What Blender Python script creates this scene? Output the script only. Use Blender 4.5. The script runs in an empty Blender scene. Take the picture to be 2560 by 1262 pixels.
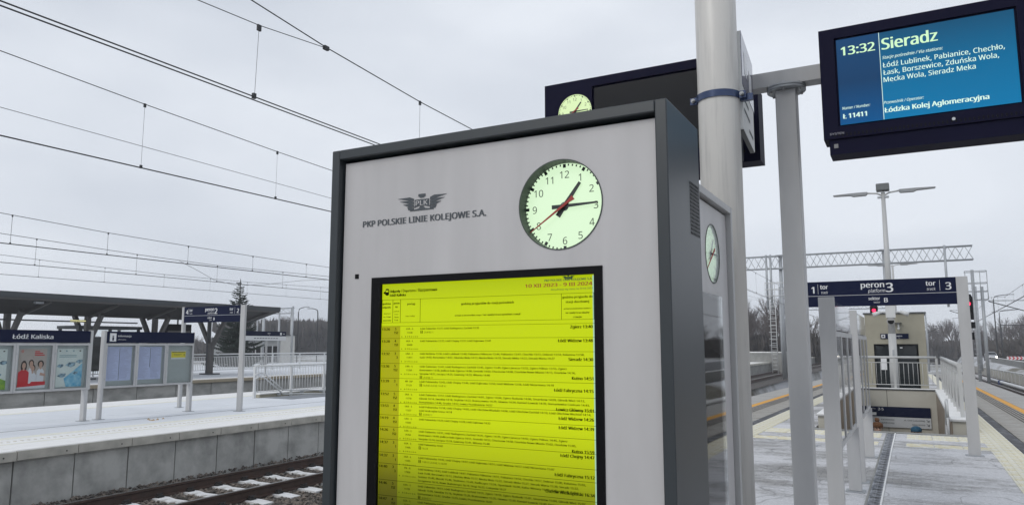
import bpy, bmesh, math, random, os
from mathutils import Vector, Matrix
R = math.radians
SC = bpy.context.scene
COL = SC.collection

# ------------------------------------------------------------------ camera
cam = bpy.data.cameras.new('camera')
cam.sensor_width = 36.0
cam.lens = 25.9
cam.clip_start = 0.05
cam.clip_end = 3000
cam_ob = bpy.data.objects.new('camera', cam)
cam_ob.location = (0, 0, 1.6)
cam_ob.rotation_euler = (R(90 + 7.18), 0, R(28.3))
COL.objects.link(cam_ob)
SC.camera = cam_ob

# ------------------------------------------------------------------ sky and light: overcast noon in winter
W = bpy.data.worlds.new('World')
SC.world = W
W.use_nodes = True
nt = W.node_tree
N, L = nt.nodes, nt.links
bg = N['Background']
bg.inputs[1].default_value = 0.1
sky = N.new('ShaderNodeTexSky')
sky.sky_type = 'NISHITA'
sky.sun_disc = False
sky.sun_elevation = R(35)
sky.sun_rotation = R(200)
tc = N.new('ShaderNodeTexCoord')
mp = N.new('ShaderNodeMapping')
mp.inputs['Scale'].default_value = (1, 1, 2.6)
L.new(tc.outputs['Generated'], mp.inputs[0])
nz = N.new('ShaderNodeTexNoise')
nz.inputs['Scale'].default_value = 1.7
nz.inputs['Detail'].default_value = 5
nz.inputs['Roughness'].default_value = 0.45
L.new(mp.outputs[0], nz.inputs['Vector'])
cr = N.new('ShaderNodeValToRGB')
cr.color_ramp.elements[0].position = 0.34
cr.color_ramp.elements[0].color = (5.8, 6.3, 7.15, 1)
cr.color_ramp.elements[1].position = 0.64
cr.color_ramp.elements[1].color = (8.3, 8.75, 9.45, 1)
L.new(nz.outputs[0], cr.inputs[0])
mx = N.new('ShaderNodeMix')
mx.data_type = 'RGBA'
mx.inputs[0].default_value = 0.97
L.new(sky.outputs[0], mx.inputs[6])
L.new(cr.outputs[0], mx.inputs[7])
L.new(mx.outputs[2], bg.inputs[0])

sun = bpy.data.lights.new('sun', 'SUN')
sun.energy = 1.05
sun.angle = R(24)
sun.color = (1.0, 0.97, 0.92)
sun_ob = bpy.data.objects.new('sun', sun)
sun_ob.rotation_euler = (R(55), 0, R(-20))
COL.objects.link(sun_ob)
SC.view_settings.view_transform = 'Standard'
SC.view_settings.look = 'None'
SC.view_settings.gamma = 1
SC.view_settings.use_curve_mapping = False
SC.view_settings.exposure = 0.0

# ------------------------------------------------------------------ materials
MATS = {}


def mat(name, col, rough=0.6, metal=0.0, emit=None, estr=0.0, var=0.0, vscale=4.0, stretch=(1, 1, 1),
        bump=0.0, bscale=60.0, bdist=0.01, col2=None, spec=0.5, coords='Object', lo=0.35, hi=0.65, coat=0.0, detail=6):
    """Principled material; col varies towards col2 by a noise field."""
    if name in MATS:
        return MATS[name]
    m = bpy.data.materials.new(name)
    m.use_nodes = True
    n, l = m.node_tree.nodes, m.node_tree.links
    p = n['Principled BSDF']
    p.inputs['Base Color'].default_value = (*col, 1)
    p.inputs['Roughness'].default_value = rough
    p.inputs['Metallic'].default_value = metal
    p.inputs['Specular IOR Level'].default_value = spec
    p.inputs['Coat Weight'].default_value = coat
    if emit:
        p.inputs['Emission Color'].default_value = (*emit, 1)
        p.inputs['Emission Strength'].default_value = estr
    if var or col2 or bump:
        t = n.new('ShaderNodeTexCoord')
        g = n.new('ShaderNodeMapping')
        g.inputs['Scale'].default_value = stretch
        l.new(t.outputs[coords], g.inputs[0])
    if var or col2:
        z = n.new('ShaderNodeTexNoise')
        z.inputs['Scale'].default_value = vscale
        z.inputs['Detail'].default_value = detail
        z.inputs['Roughness'].default_value = 0.6
        l.new(g.outputs[0], z.inputs['Vector'])
        r = n.new('ShaderNodeValToRGB')
        c2 = col2 or tuple(c * (1 - var) for c in col)
        r.color_ramp.elements[0].position = lo
        r.color_ramp.elements[1].position = hi
        r.color_ramp.elements[0].color = (*c2, 1)
        r.color_ramp.elements[1].color = (*col, 1)
        l.new(z.outputs[0], r.inputs[0])
        l.new(r.outputs[0], p.inputs['Base Color'])
    if bump:
        z2 = n.new('ShaderNodeTexNoise')
        z2.inputs['Scale'].default_value = bscale
        z2.inputs['Detail'].default_value = 4
        l.new(t.outputs[coords], z2.inputs['Vector'])
        b = n.new('ShaderNodeBump')
        b.inputs['Strength'].default_value = bump
        b.inputs['Distance'].default_value = bdist
        l.new(z2.outputs[0], b.inputs['Height'])
        l.new(b.outputs[0], p.inputs['Normal'])
    MATS[name] = m
    return m


M_panel = mat('kiosk_panel', (0.50, 0.488, 0.488), 0.42, var=0.11, vscale=2.2, stretch=(3, 3, 0.45), bump=0.02, bscale=900, bdist=0.001)
M_frame = mat('kiosk_frame', (0.030, 0.037, 0.042), 0.36, var=0.15, vscale=3, bump=0.03, bscale=700, bdist=0.001)
M_black = mat('black_plastic', (0.004, 0.004, 0.005), 0.35, spec=0.12)
M_dark = mat('dark_gap', (0.006, 0.006, 0.007), 0.8)
M_ink = mat('print_grey', (0.055, 0.065, 0.075), 0.55)
M_steel = mat('grey_powder_coat', (0.48, 0.48, 0.48), 0.45, var=0.12, vscale=2.5, stretch=(2, 2, 0.5), bump=0.03, bscale=500, bdist=0.001)
M_lightsteel = mat('light_powder_coat', (0.50, 0.505, 0.50), 0.4, var=0.10, vscale=3, stretch=(3, 3, 0.4))
M_column = mat('column_coat', (0.58, 0.565, 0.535), 0.38, col2=(0.46, 0.45, 0.43), vscale=5, stretch=(5, 5, 0.35), lo=0.28, hi=0.5, bump=0.02, bscale=300, bdist=0.001)
M_navy = mat('navy_housing', (0.007, 0.007, 0.024), 0.55, var=0.1, vscale=2, spec=0.06)
M_signblue = mat('sign_blue', (0.004, 0.008, 0.034), 0.45, spec=0.12)
M_signwhite = mat('sign_white', (0.72, 0.73, 0.74), 0.4)
M_offscreen = mat('dark_screen', (0.004, 0.004, 0.005), 0.12, spec=0.3)
M_chrome = mat('zinc_bolt', (0.45, 0.46, 0.47), 0.35, 1.0)
M_conc = mat('concrete', (0.30, 0.30, 0.285), 0.85, var=0.25, vscale=1.5, bump=0.15, bscale=40, bdist=0.004, coords='Object')
M_concd = mat('concrete_dark', (0.25, 0.25, 0.24), 0.9, var=0.3, vscale=3, bump=0.2, bscale=60, bdist=0.004)
M_tan = mat('tan_render', (0.35, 0.33, 0.26), 0.85, var=0.12, vscale=2.2, bump=0.1, bscale=120, bdist=0.002)
M_tanw = mat('tan_wall', (0.44, 0.42, 0.36), 0.75, var=0.08, vscale=1.5)
M_brownw = mat('brown_wall', (0.30, 0.24, 0.18), 0.6, var=0.12, vscale=2.0)
M_snow = mat('snow', (0.84, 0.835, 0.82), 0.7, var=0.07, vscale=3, bump=0.3, bscale=25, bdist=0.01)
M_snowb = mat('snow_centre', (0.72, 0.745, 0.78), 0.7, var=0.10, vscale=0.8, bump=0.3, bscale=25, bdist=0.01)
M_snowy = mat('snow_on_tactile', (0.80, 0.79, 0.70), 0.75, var=0.1, vscale=6)
M_cream = mat('tactile_cream', (0.66, 0.61, 0.42), 0.8, col2=(0.73, 0.72, 0.66), vscale=7, lo=0.40, hi=0.6, coords='Object')
M_slab = mat('edge_slab', (0.22, 0.195, 0.155), 0.85, col2=(0.40, 0.39, 0.37), vscale=2.4, stretch=(1, 5, 1), lo=0.42, hi=0.62, bump=0.3, bscale=90, bdist=0.003)
M_slabl = mat('edge_slab_light', (0.40, 0.39, 0.37), 0.8, var=0.2, vscale=1.5, stretch=(0.6, 2, 1))
M_yellow = mat('yellow_line', (0.75, 0.36, 0.03), 0.7, var=0.15, vscale=8)
M_dstrip = mat('dark_paver', (0.06, 0.062, 0.068), 0.8, col2=(0.25, 0.26, 0.28), vscale=5, lo=0.25, hi=0.5)
M_groove = mat('groove', (0.09, 0.08, 0.07), 0.8)
M_ballast = mat('ballast', (0.10, 0.09, 0.082), 0.95, var=0.5, vscale=14, bump=0.8, bscale=30, bdist=0.03)
M_stone = mat('stone', (0.215, 0.18, 0.15), 0.9, col2=(0.06, 0.055, 0.05), vscale=9, lo=0.4, hi=0.6, coords='Object')
M_rail = mat('rusty_rail', (0.062, 0.034, 0.024), 0.65, var=0.35, vscale=6)
M_railtop = mat('rail_head', (0.32, 0.31, 0.30), 0.3, 1.0)
M_sleeper = mat('snowy_sleeper', (0.68, 0.68, 0.68), 0.8, col2=(0.26, 0.25, 0.23), vscale=3.5, lo=0.36, hi=0.47)
M_ground = mat('winter_ground', (0.16, 0.15, 0.12), 0.95, col2=(0.55, 0.56, 0.58), vscale=0.12, lo=0.45, hi=0.6, bump=0.4, bscale=3, bdist=0.05)
M_asph = mat('asphalt', (0.10, 0.10, 0.105), 0.6, var=0.2, vscale=0.5)
M_wire = mat('wire', (0.03, 0.033, 0.036), 0.6)
M_galv = mat('galvanised', (0.40, 0.42, 0.44), 0.5, 0.3, var=0.15, vscale=2)
M_white = mat('white_paint', (0.62, 0.63, 0.63), 0.45, var=0.06, vscale=4)
M_roof = mat('roof_fascia', (0.055, 0.062, 0.068), 0.5)
M_soffit = mat('soffit', (0.030, 0.028, 0.025), 0.8, var=0.3, vscale=0.6, stretch=(4, 0.3, 1))
M_pillar = mat('pillar_grey', (0.11, 0.105, 0.10), 0.6, var=0.1, vscale=1)
M_bark = mat('bark', (0.105, 0.085, 0.075), 0.95)
M_spruce = mat('spruce_needles', (0.018, 0.032, 0.022), 0.8, var=0.3, vscale=2)
M_brush = mat('brush', (0.095, 0.082, 0.072), 0.95, var=0.4, vscale=0.5)
M_skin = mat('skin', (0.55, 0.36, 0.28), 0.5)
M_rubber = mat('rubber', (0.02, 0.02, 0.02), 0.8)
M_case = mat('display_back', (0.42, 0.45, 0.45), 0.6, var=0.05, vscale=3)
M_paper = mat('notice_paper', (0.58, 0.62, 0.86), 0.7, var=0.08, vscale=7)
M_red = mat('red_print', (0.62, 0.02, 0.03), 0.6)
M_redlamp = mat('red_lamp', (0.5, 0.0, 0.02), 0.4, emit=(1, 0.015, 0.07), estr=3.5)
M_headlamp = mat('headlamp', (1, 1, 1), 0.3, emit=(1, 0.93, 0.8), estr=14)
M_tube = mat('lit_tube', (1, 1, 0.7), 0.4, emit=(1, 0.93, 0.42), estr=1.5)
M_dial = mat('clock_dial', (0.1, 0.1, 0.1), 0.5, emit=(0.70, 0.93, 0.62), estr=0.93)
M_dial2 = mat('clock_dial_far', (0.1, 0.1, 0.1), 0.5, emit=(0.66, 0.85, 0.42), estr=0.95)
M_hand = mat('clock_hand', (0.012, 0.02, 0.02), 0.4)
M_handred = mat('clock_second_hand', (0.33, 0.025, 0.018), 0.45)


def glow_mat(name, stops, ax='z', scale=1.0, off=0.0, fine=0.0, var=0.0):
    """lit screen: emission ramps along one local axis, as the panel's backlight does"""
    m = bpy.data.materials.new(name)
    m.use_nodes = True
    n, l = m.node_tree.nodes, m.node_tree.links
    p = n['Principled BSDF']
    p.inputs['Base Color'].default_value = (0.01, 0.01, 0.01, 1)
    p.inputs['Roughness'].default_value = 0.35
    p.inputs['Specular IOR Level'].default_value = 0.08
    t = n.new('ShaderNodeTexCoord')
    s = n.new('ShaderNodeSeparateXYZ')
    l.new(t.outputs['Object'], s.inputs[0])
    mm = n.new('ShaderNodeMath')
    mm.operation = 'MULTIPLY_ADD'
    mm.inputs[1].default_value = scale
    mm.inputs[2].default_value = off
    l.new(s.outputs['XYZ'.index(ax.upper())], mm.inputs[0])
    r = n.new('ShaderNodeValToRGB')
    while len(r.color_ramp.elements) < len(stops):
        r.color_ramp.elements.new(0.5)
    for e, (q, c) in zip(r.color_ramp.elements, stops):
        e.position = q
        e.color = (*c, 1)
    l.new(mm.outputs[0], r.inputs[0])
    l.new(r.outputs[0], p.inputs['Emission Color'])
    p.inputs['Emission Strength'].default_value = 1
    MATS[name] = m
    return m


def glass_mat(name, tint, rough=0.03, alpha=0.25, fk=1.3):
    m = bpy.data.materials.new(name)
    m.use_nodes = True
    n, l = m.node_tree.nodes, m.node_tree.links
    out = n['Material Output']
    n.remove(n['Principled BSDF'])
    tr = n.new('ShaderNodeBsdfTransparent')
    tr.inputs[0].default_value = (*tint, 1)
    gl = n.new('ShaderNodeBsdfGlossy')
    gl.inputs['Roughness'].default_value = rough
    fr = n.new('ShaderNodeFresnel')
    fr.inputs[0].default_value = 1.5
    ad = n.new('ShaderNodeMath')
    ad.operation = 'MULTIPLY_ADD'
    ad.inputs[1].default_value = fk
    ad.inputs[2].default_value = alpha
    ad.use_clamp = True
    l.new(fr.outputs[0], ad.inputs[0])
    mxs = n.new('ShaderNodeMixShader')
    l.new(ad.outputs[0], mxs.inputs[0])
    l.new(tr.outputs[0], mxs.inputs[1])
    l.new(gl.outputs[0], mxs.inputs[2])
    l.new(mxs.outputs[0], out.inputs[0])
    MATS[name] = m
    return m


M_glass = glass_mat('clear_glass', (0.93, 0.95, 0.95), alpha=0.0)
M_clockglass = glass_mat('clock_glass', (0.97, 0.99, 0.98), alpha=0.0, fk=0.6)
M_caseglass = glass_mat('case_glass', (0.95, 0.97, 0.97), alpha=0.0, fk=0.45)


def snow_paving():
    """small grey pavers under a thin, trodden, patchy layer of snow with wet wheel and shoe tracks"""
    m = bpy.data.materials.new('snowy_paving')
    m.use_nodes = True
    n, l = m.node_tree.nodes, m.node_tree.links
    p = n['Principled BSDF']
    p.inputs['Roughness'].default_value = 0.75
    t = n.new('ShaderNodeTexCoord')

    def noise(sc, st, det=6, ro=0.6):
        g = n.new('ShaderNodeMapping')
        g.inputs['Scale'].default_value = st
        l.new(t.outputs['Object'], g.inputs[0])
        z = n.new('ShaderNodeTexNoise')
        z.inputs['Scale'].default_value = sc
        z.inputs['Detail'].default_value = det
        z.inputs['Roughness'].default_value = ro
        l.new(g.outputs[0], z.inputs['Vector'])
        return z.outputs[0]

    def ramp(src, a, ca, b, cb):
        r = n.new('ShaderNodeValToRGB')
        r.color_ramp.elements[0].position = a
        r.color_ramp.elements[0].color = (*ca, 1)
        r.color_ramp.elements[1].position = b
        r.color_ramp.elements[1].color = (*cb, 1)
        l.new(src, r.inputs[0])
        return r

    def mix(f, a, b, mode='MIX'):
        x = n.new('ShaderNodeMix')
        x.data_type = 'RGBA'
        x.blend_type = mode
        if isinstance(f, float):
            x.inputs[0].default_value = f
        else:
            l.new(f, x.inputs[0])
        l.new(a, x.inputs[6])
        l.new(b, x.inputs[7])
        return x.outputs[2]
    br = n.new('ShaderNodeTexBrick')
    br.inputs['Scale'].default_value = 1.0
    br.inputs['Brick Width'].default_value = 0.2
    br.inputs['Row Height'].default_value = 0.1
    br.inputs['Mortar Size'].default_value = 0.005
    br.inputs['Color1'].default_value = (0.20, 0.195, 0.185, 1)
    br.inputs['Color2'].default_value = (0.30, 0.29, 0.275, 1)
    br.inputs['Mortar'].default_value = (0.13, 0.13, 0.13, 1)
    l.new(t.outputs['Object'], br.inputs['Vector'])
    snow = ramp(noise(22, (1, 1, 1), 8, 0.75), 0.3, (0.56, 0.56, 0.58), 0.7, (0.86, 0.86, 0.88))

    def madd(src, k, add):
        q = n.new('ShaderNodeMath')
        q.operation = 'MULTIPLY_ADD'
        q.inputs[1].default_value = k
        l.new(src, q.inputs[0])
        if isinstance(add, float): q.inputs[2].default_value = add
        else: l.new(add, q.inputs[2])
        return q.outputs[0]
    # cover: large wet patches, middling drifts, fine torn streaks lying across the platform
    a = noise(0.55, (0.5, 1.5, 1), 3)
    a2 = noise(2.6, (0.45, 1.3, 1), 5, 0.65)
    b = noise(34, (0.3, 1.4, 1), 9, 0.85)
    sm = madd(a, 0.62, madd(a2, 0.42, madd(b, 0.9, 0.0)))
    cov = ramp(sm, 0.88, (0.12, 0.12, 0.12), 1.13, (0.88, 0.88, 0.88))
    grit = ramp(noise(70, (1, 1, 1), 4, 0.9), 0.42, (0.62, 0.62, 0.62), 0.55, (1, 1, 1))
    base = mix(0.6, mix(cov.outputs[0], br.outputs['Color'], snow.outputs[0]), grit.outputs[0], 'MULTIPLY')
    # thin meandering tracks = contour lines of a slow noise
    c = noise(0.45, (1.0, 0.7, 1), 3, 0.5)
    d = n.new('ShaderNodeMath')
    d.operation = 'PINGPONG'
    d.inputs[1].default_value = 0.07
    l.new(c, d.inputs[0])
    line = ramp(d.outputs[0], 0.0, (0.5, 0.5, 0.5), 0.0010, (1, 1, 1))
    fin = mix(0.75, base, line.outputs[0], 'MULTIPLY')
    l.new(fin, p.inputs['Base Color'])
    bm_ = n.new('ShaderNodeBump')
    bm_.inputs['Strength'].default_value = 0.4
    bm_.inputs['Distance'].default_value = 0.006
    l.new(b, bm_.inputs['Height'])
    l.new(bm_.outputs[0], p.inputs['Normal'])
    MATS['snowy_paving'] = m
    return m


M_paving = snow_paving()


# ------------------------------------------------------------------ mesh helpers
class MB:
    def __init__(s):
        s.v, s.f, s.sm = [], [], []

    def add(s, vs, fs, smooth=False):
        o = len(s.v)
        s.v += [tuple(x) for x in vs]
        s.f += [tuple(i + o for i in q) for q in fs]
        s.sm += [smooth] * len(fs)
        return s

    def box(s, x0, x1, y0, y1, z0, z1):
        if x0 > x1: x0, x1 = x1, x0
        if y0 > y1: y0, y1 = y1, y0
        if z0 > z1: z0, z1 = z1, z0
        return s.add([(x0, y0, z0), (x1, y0, z0), (x1, y1, z0), (x0, y1, z0), (x0, y0, z1), (x1, y0, z1), (x1, y1, z1), (x0, y1, z1)],
                     [(3, 2, 1, 0), (4, 5, 6, 7), (0, 1, 5, 4), (1, 2, 6, 5), (2, 3, 7, 6), (3, 0, 4, 7)])

    def quad(s, a, b, c, d):
        return s.add([a, b, c, d], [(0, 1, 2, 3)])

    def tube(s, pts, r, n=8, r2=None, cap=True, smooth=True):
        pts = [Vector(p) for p in pts]
        k = len(pts)
        vs, fs = [], []
        for i, p in enumerate(pts):
            d = (pts[min(i + 1, k - 1)] - pts[max(i - 1, 0)]).normalized()
            up = Vector((0, 0, 1)) if abs(d.z) < 0.95 else Vector((1, 0, 0))
            a = d.cross(up).normalized()
            b = a.cross(d).normalized()
            rr = r if r2 is None else r + (r2 - r) * i / (k - 1)
            for j in range(n):
                t = 2 * math.pi * j / n
                vs.append(p + a * (rr * math.cos(t)) + b * (rr * math.sin(t)))
        for i in range(k - 1):
            for j in range(n):
                j2 = (j + 1) % n
                fs.append((i * n + j, i * n + j2, (i + 1) * n + j2, (i + 1) * n + j))
        s.add(vs, fs, smooth and n > 4)
        if cap:
            o = len(s.v) - len(vs)
            s.f.append(tuple(o + j for j in range(n))); s.sm.append(False)
            s.f.append(tuple(o + (k - 1) * n + j for j in reversed(range(n)))); s.sm.append(False)
        return s

    def bar(s, p, q, w, h):
        p, q = Vector(p), Vector(q)
        d = (q - p).normalized()
        up = Vector((0, 0, 1)) if abs(d.z) < 0.95 else Vector((0, 1, 0))
        a = d.cross(up).normalized() * (w / 2)
        b = a.cross(d).normalized() * (h / 2)
        vs = [p - a - b, p + a - b, p + a + b, p - a + b, q - a - b, q + a - b, q + a + b, q - a + b]
        return s.add(vs, [(0, 1, 2, 3), (7, 6, 5, 4), (4, 5, 1, 0), (5, 6, 2, 1), (6, 7, 3, 2), (7, 4, 0, 3)])

    def prism(s, poly, y0, y1, ax='y'):
        """poly in (x,z) extruded along y; ax 'x': poly in (y,z) extruded along x; 'z': poly in (x,y)"""
        def P(a, b, t):
            return {'y': (a, t, b), 'x': (t, a, b), 'z': (a, b, t)}[ax]
        n = len(poly)
        vs = [P(a, b, y0) for a, b in poly] + [P(a, b, y1) for a, b in poly]
        fs = [tuple(range(n)), tuple(range(2 * n - 1, n - 1, -1))]
        fs += [(i, i + n, (i + 1) % n + n, (i + 1) % n) for i in range(n)]
        return s.add(vs, fs)

    def ring(s, c, r0, r1, y0, y1, n=64, solid=False):
        """ring (or disc) in the xz plane, extruded y0..y1"""
        vs = []
        for y in (y0, y1):
            for r in (r0, r1):
                for i in range(n):
                    t = 2 * math.pi * i / n
                    vs.append((c[0] + r * math.cos(t), y, c[1] + r * math.sin(t)))
        fs = []
        for i in range(n):
            j = (i + 1) % n
            fs += [(i, j, n + j, n + i), (2 * n + i, 3 * n + i, 3 * n + j, 2 * n + j), (i, 2 * n + i, 2 * n + j, j), (n + i, n + j, 3 * n + j, 3 * n + i)]
        return s.add(vs, fs)

    def obj(s, name, material, parent=None, loc=(0, 0, 0), bevel=0.0):
        me = bpy.data.meshes.new(name)
        me.from_pydata(s.v, [], s.f)
        me.polygons.foreach_set('use_smooth', s.sm)
        me.materials.append(material)
        bm = bmesh.new()
        bm.from_mesh(me)
        bmesh.ops.recalc_face_normals(bm, faces=bm.faces)
        if bevel:
            bmesh.ops.bevel(bm, geom=bm.edges[:], offset=bevel, segments=2, affect='EDGES', profile=0.5)
        bm.to_mesh(me)
        bm.free()
        o = bpy.data.objects.new(name, me)
        o.location = loc
        if parent: o.parent = parent
        COL.objects.link(o)
        return o


def piece(name, me, parent, loc, rot=None):
    o = bpy.data.objects.new(name, me)
    o.location = loc
    if rot: o.rotation_euler = rot
    if parent: o.parent = parent
    COL.objects.link(o)
    return o


def thing(name, label, cat, loc=(0, 0, 0), rz=0.0, group=None):
    o = bpy.data.objects.new(name, None)
    o.empty_display_size = 0.2
    o.location = loc
    o.rotation_euler = (0, 0, rz)
    o['label'] = label
    o['category'] = cat
    if group: o['group'] = group
    COL.objects.link(o)
    return o


def tag(o, label, cat, group=None):
    o['label'] = label
    o['category'] = cat
    if group: o['group'] = group
    return o


def struct(o, kind='structure', label=None):
    o['kind'] = kind
    if label: o['label'] = label
    return o


def copy_tree(o, parent=None):
    c = o.copy()
    COL.objects.link(c)
    c.parent = parent
    for ch in list(o.children):
        copy_tree(ch, c)
    return c


# ------------------------------------------------------------------ lettering
def load_font(n):
    # typefaces that ship inside Blender itself
    try:
        return bpy.data.fonts.load(os.path.join(bpy.utils.resource_path('LOCAL'), 'datafiles', 'fonts', n))
    except Exception:
        return None


HUMAN = load_font('NotoSansHebrew-Regular.woff2')


def lettering(items, name, material, parent, y=0.0, plane='front', lift=0.0):
    """items: (string, u, v, height, options). front: u along +x, v up, read from -y.
    Few items: one part each; many tiny ones: one joined part. Bold type is struck three times."""
    tmp = []
    for it in items:
        s, u, v, h = it[:4]
        k = it[4] if len(it) > 4 else {}
        c = bpy.data.curves.new('t', 'FONT')
        c.body = s
        c.size = h / 0.72
        c.resolution_u = k.get('res', 3)
        f = HUMAN if all(ord(ch_) < 0x400 for ch_ in s) else None
        if f: c.font = f
        c.shear = k.get('shear', 0)
        o = bpy.data.objects.new('t', c)
        COL.objects.link(o)
        tmp.append((o, u, v, h, k))
    bpy.context.view_layer.update()
    dg = bpy.context.evaluated_depsgraph_get()
    vs, fs, out = [], [], None
    single = len(items) <= 14

    def flush():
        nonlocal vs, fs
        me = bpy.data.meshes.new(name)
        me.from_pydata([(-p[1], p[0], p[2]) for p in vs] if plane == 'right' else vs, [], fs)
        me.materials.append(material)
        o = bpy.data.objects.new(name, me)
        o.parent = parent
        COL.objects.link(o)
        vs, fs = [], []
        return o
    for o, u, v, h, k in tmp:
        me = bpy.data.meshes.new_from_object(o.evaluated_get(dg))
        if len(me.vertices) == 0:
            continue
        b = k.get('bold', 0) * h * 0.62
        xs = [q.co.x for q in me.vertices]
        x0, x1 = min(xs), max(xs)
        sx = (k['w'] - 2 * b) / (x1 - x0) if 'w' in k else k.get('sx', 1.0)
        al = k.get('al', 'L')
        w = (x1 - x0) * sx
        du = {'L': b, 'C': -w / 2, 'R': -w - b}[al]
        for i, dx in enumerate((0.0, -b, b) if b else (0.0,)):
            off = len(vs)
            for q in me.vertices:
                vs.append((u + du + dx + (q.co.x - x0) * sx, y - 0.0001 * i, v + q.co.y))
            fs += [tuple(i_ + off for i_ in p.vertices) for p in me.polygons]
        bpy.data.meshes.remove(me)
        if single: out = flush()
    if not single:
        out = flush()
        out['kind'] = 'stuff'
    for o, *_ in tmp:
        c = o.data
        bpy.data.objects.remove(o)
        bpy.data.curves.remove(c)
    return out


def gz(y):
    """the right-hand platform and tracks fall gently away beyond y = 13"""
    return 0.0 if y < 13 else -0.013 * (y - 13)


def strip(b, x0, x1, ys, top, bot):
    """a long box following the fall of the platform"""
    vs = []
    for y in ys:
        vs += [(x0, y, gz(y) + bot), (x1, y, gz(y) + bot), (x1, y, gz(y) + top), (x0, y, gz(y) + top)]
    fs = [(0, 1, 2, 3)]
    n = len(ys)
    for i in range(n - 1):
        a, c = i * 4, (i + 1) * 4
        for j in range(4):
            k = (j + 1) % 4
            fs.append((a + j, c + j, c + k, a + k))
    fs.append(tuple((n - 1) * 4 + j for j in (3, 2, 1, 0)))
    b.add(vs, fs)
    return b

# ================================================================== GROUND
EL, ER = -5.05, 3.5          # edges of the near platform
T1, T2, T3 = -6.55, -10.62, 5.1   # track centres
b = MB()
YS = [-60, 16, 29, 60, 120, 200, 400, 2500]


def ghl(x, y):
    base = -1.02
    if x > 9.6: return -0.9
    if -8.4 < x < 8.5: return base + gz(min(y, 150))
    return base


XS = [-2500, -400, -60, -8.6, -8.3, -4.9, 3.3, 8.4, 9.7, 30, 400, 2500]
vs = [(x, y, ghl(x, y)) for y in YS for x in XS]
fs = []
for j in range(len(YS) - 1):
    for i in range(len(XS) - 1):
        if YS[j] == 16 and XS[i] == -4.9:
            continue          # the stairwell goes down here, under the platform
        o = j * len(XS) + i
        fs.append((o, o + 1, o + 1 + len(XS), o + len(XS)))
b.add(vs, fs)
struct(b.obj('ground', M_ground))

# ballast sheets between the platforms
b = MB()
b.add([(-12.2, -8, -0.97), (-8.4, -8, -0.97), (-8.4, 160, -0.97), (-12.2, 160, -0.97)], [(0, 1, 2, 3)])
struct(b.obj('ballast_bed', M_ballast))
b = MB()
strip(b, -8.35, EL - 0.02, [-8, 13, 60, 150], -0.95, -1.3)
struct(b.obj('ballast_bed', M_ballast))
b = MB()
strip(b, ER + 0.02, 8.0, [-8, 13, 60, 150], -0.95, -1.3)
struct(b.obj('ballast_bed', M_ballast))
b = MB()
b.box(-28.8, -20.4, -8, 160, -1.3, -0.97)
struct(b.obj('ballast_bed', M_ballast))

# loose stones that can be seen, nearest track and the one on the right
rnd = random.Random(5)


def stones(name, regions, size, z0f, seed):
    r = random.Random(seed)
    V, Fc = [], []
    # squashed octahedra with jittered corners
    base = [(1, 0, 0), (0, 1, 0), (-1, 0, 0), (0, -1, 0), (0, 0, 0.8), (0, 0, -0.8)]
    tri = [(0, 1, 4), (1, 2, 4), (2, 3, 4), (3, 0, 4), (1, 0, 5), (2, 1, 5), (3, 2, 5), (0, 3, 5)]
    for (x0, x1, y0, y1, n) in regions:
        for _ in range(n):
            x, y = r.uniform(x0, x1), r.uniform(y0, y1)
            if abs(x - T2) < 1.3 and abs((y - 6.05 + 0.3) % 0.6 - 0.3) < 0.15: continue
            s = size * r.uniform(0.55, 1.25)
            a = r.uniform(0, 6.28)
            ca, sa = math.cos(a), math.sin(a)
            tl = r.uniform(-0.6, 0.6)
            z = z0f(x, y) + r.uniform(-0.2, 0.7) * s
            o = len(V)
            for p in base:
                px, py, pz = [q * s * r.uniform(0.6, 1.15) + r.uniform(-0.15, 0.15) * s for q in p]
                pz2 = pz + tl * px
                V.append((x + px * ca - py * sa, y + px * sa + py * ca, z + pz2 * 0.8))
            Fc += [tuple(i + o for i in t) for t in tri]
    me = bpy.data.meshes.new(name)
    me.from_pydata(V, [], Fc)
    me.materials.append(M_stone)
    o = bpy.data.objects.new(name, me)
    COL.objects.link(o)
    return struct(o, 'stuff', 'loose grey brown crushed stone around the sleepers')


def zl(x, y):
    # heaped against the platform wall, scooped a little between the rails
    z = -0.965
    if x < -11.55: z += 0.10 * (-11.55 - x) / 0.6
    return z


stones('ballast_stones', [(-12.2, -7.4, 5.5, 10, 11500), (-12.2, -7.4, 10, 16, 9500)], 0.037, zl, 1)
stones('ballast_stones', [(EL - 2.8, EL - 0.1, 22, 45, 9000), (3.6, 8.0, 28, 62, 12000)], 0.05, lambda x, y: -0.95 + gz(y), 2)

# ================================================================== TRACKS
rail_prof = [(-0.07, 0), (0.07, 0), (0.07, 0.012), (0.02, 0.03), (0.012, 0.125), (0.036, 0.14), (0.036, 0.168), (0.028, 0.174), (-0.028, 0.174), (-0.036, 0.168), (-0.036, 0.14), (-0.012, 0.125), (-0.02, 0.03), (-0.07, 0.012)]


def sleeper_mesh():
    b = MB()
    b.prism([(-1.25, 0), (1.25, 0), (1.25, 0.05), (0.95, 0.065), (0.55, 0.065), (0.4, 0.045), (-0.4, 0.045), (-0.55, 0.065), (-0.95, 0.065), (-1.25, 0.05)], -0.115, 0.115)
    me = bpy.data.meshes.new('sleeper')
    me.from_pydata(b.v, [], b.f)
    me.materials.append(M_sleeper)
    return me


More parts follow.
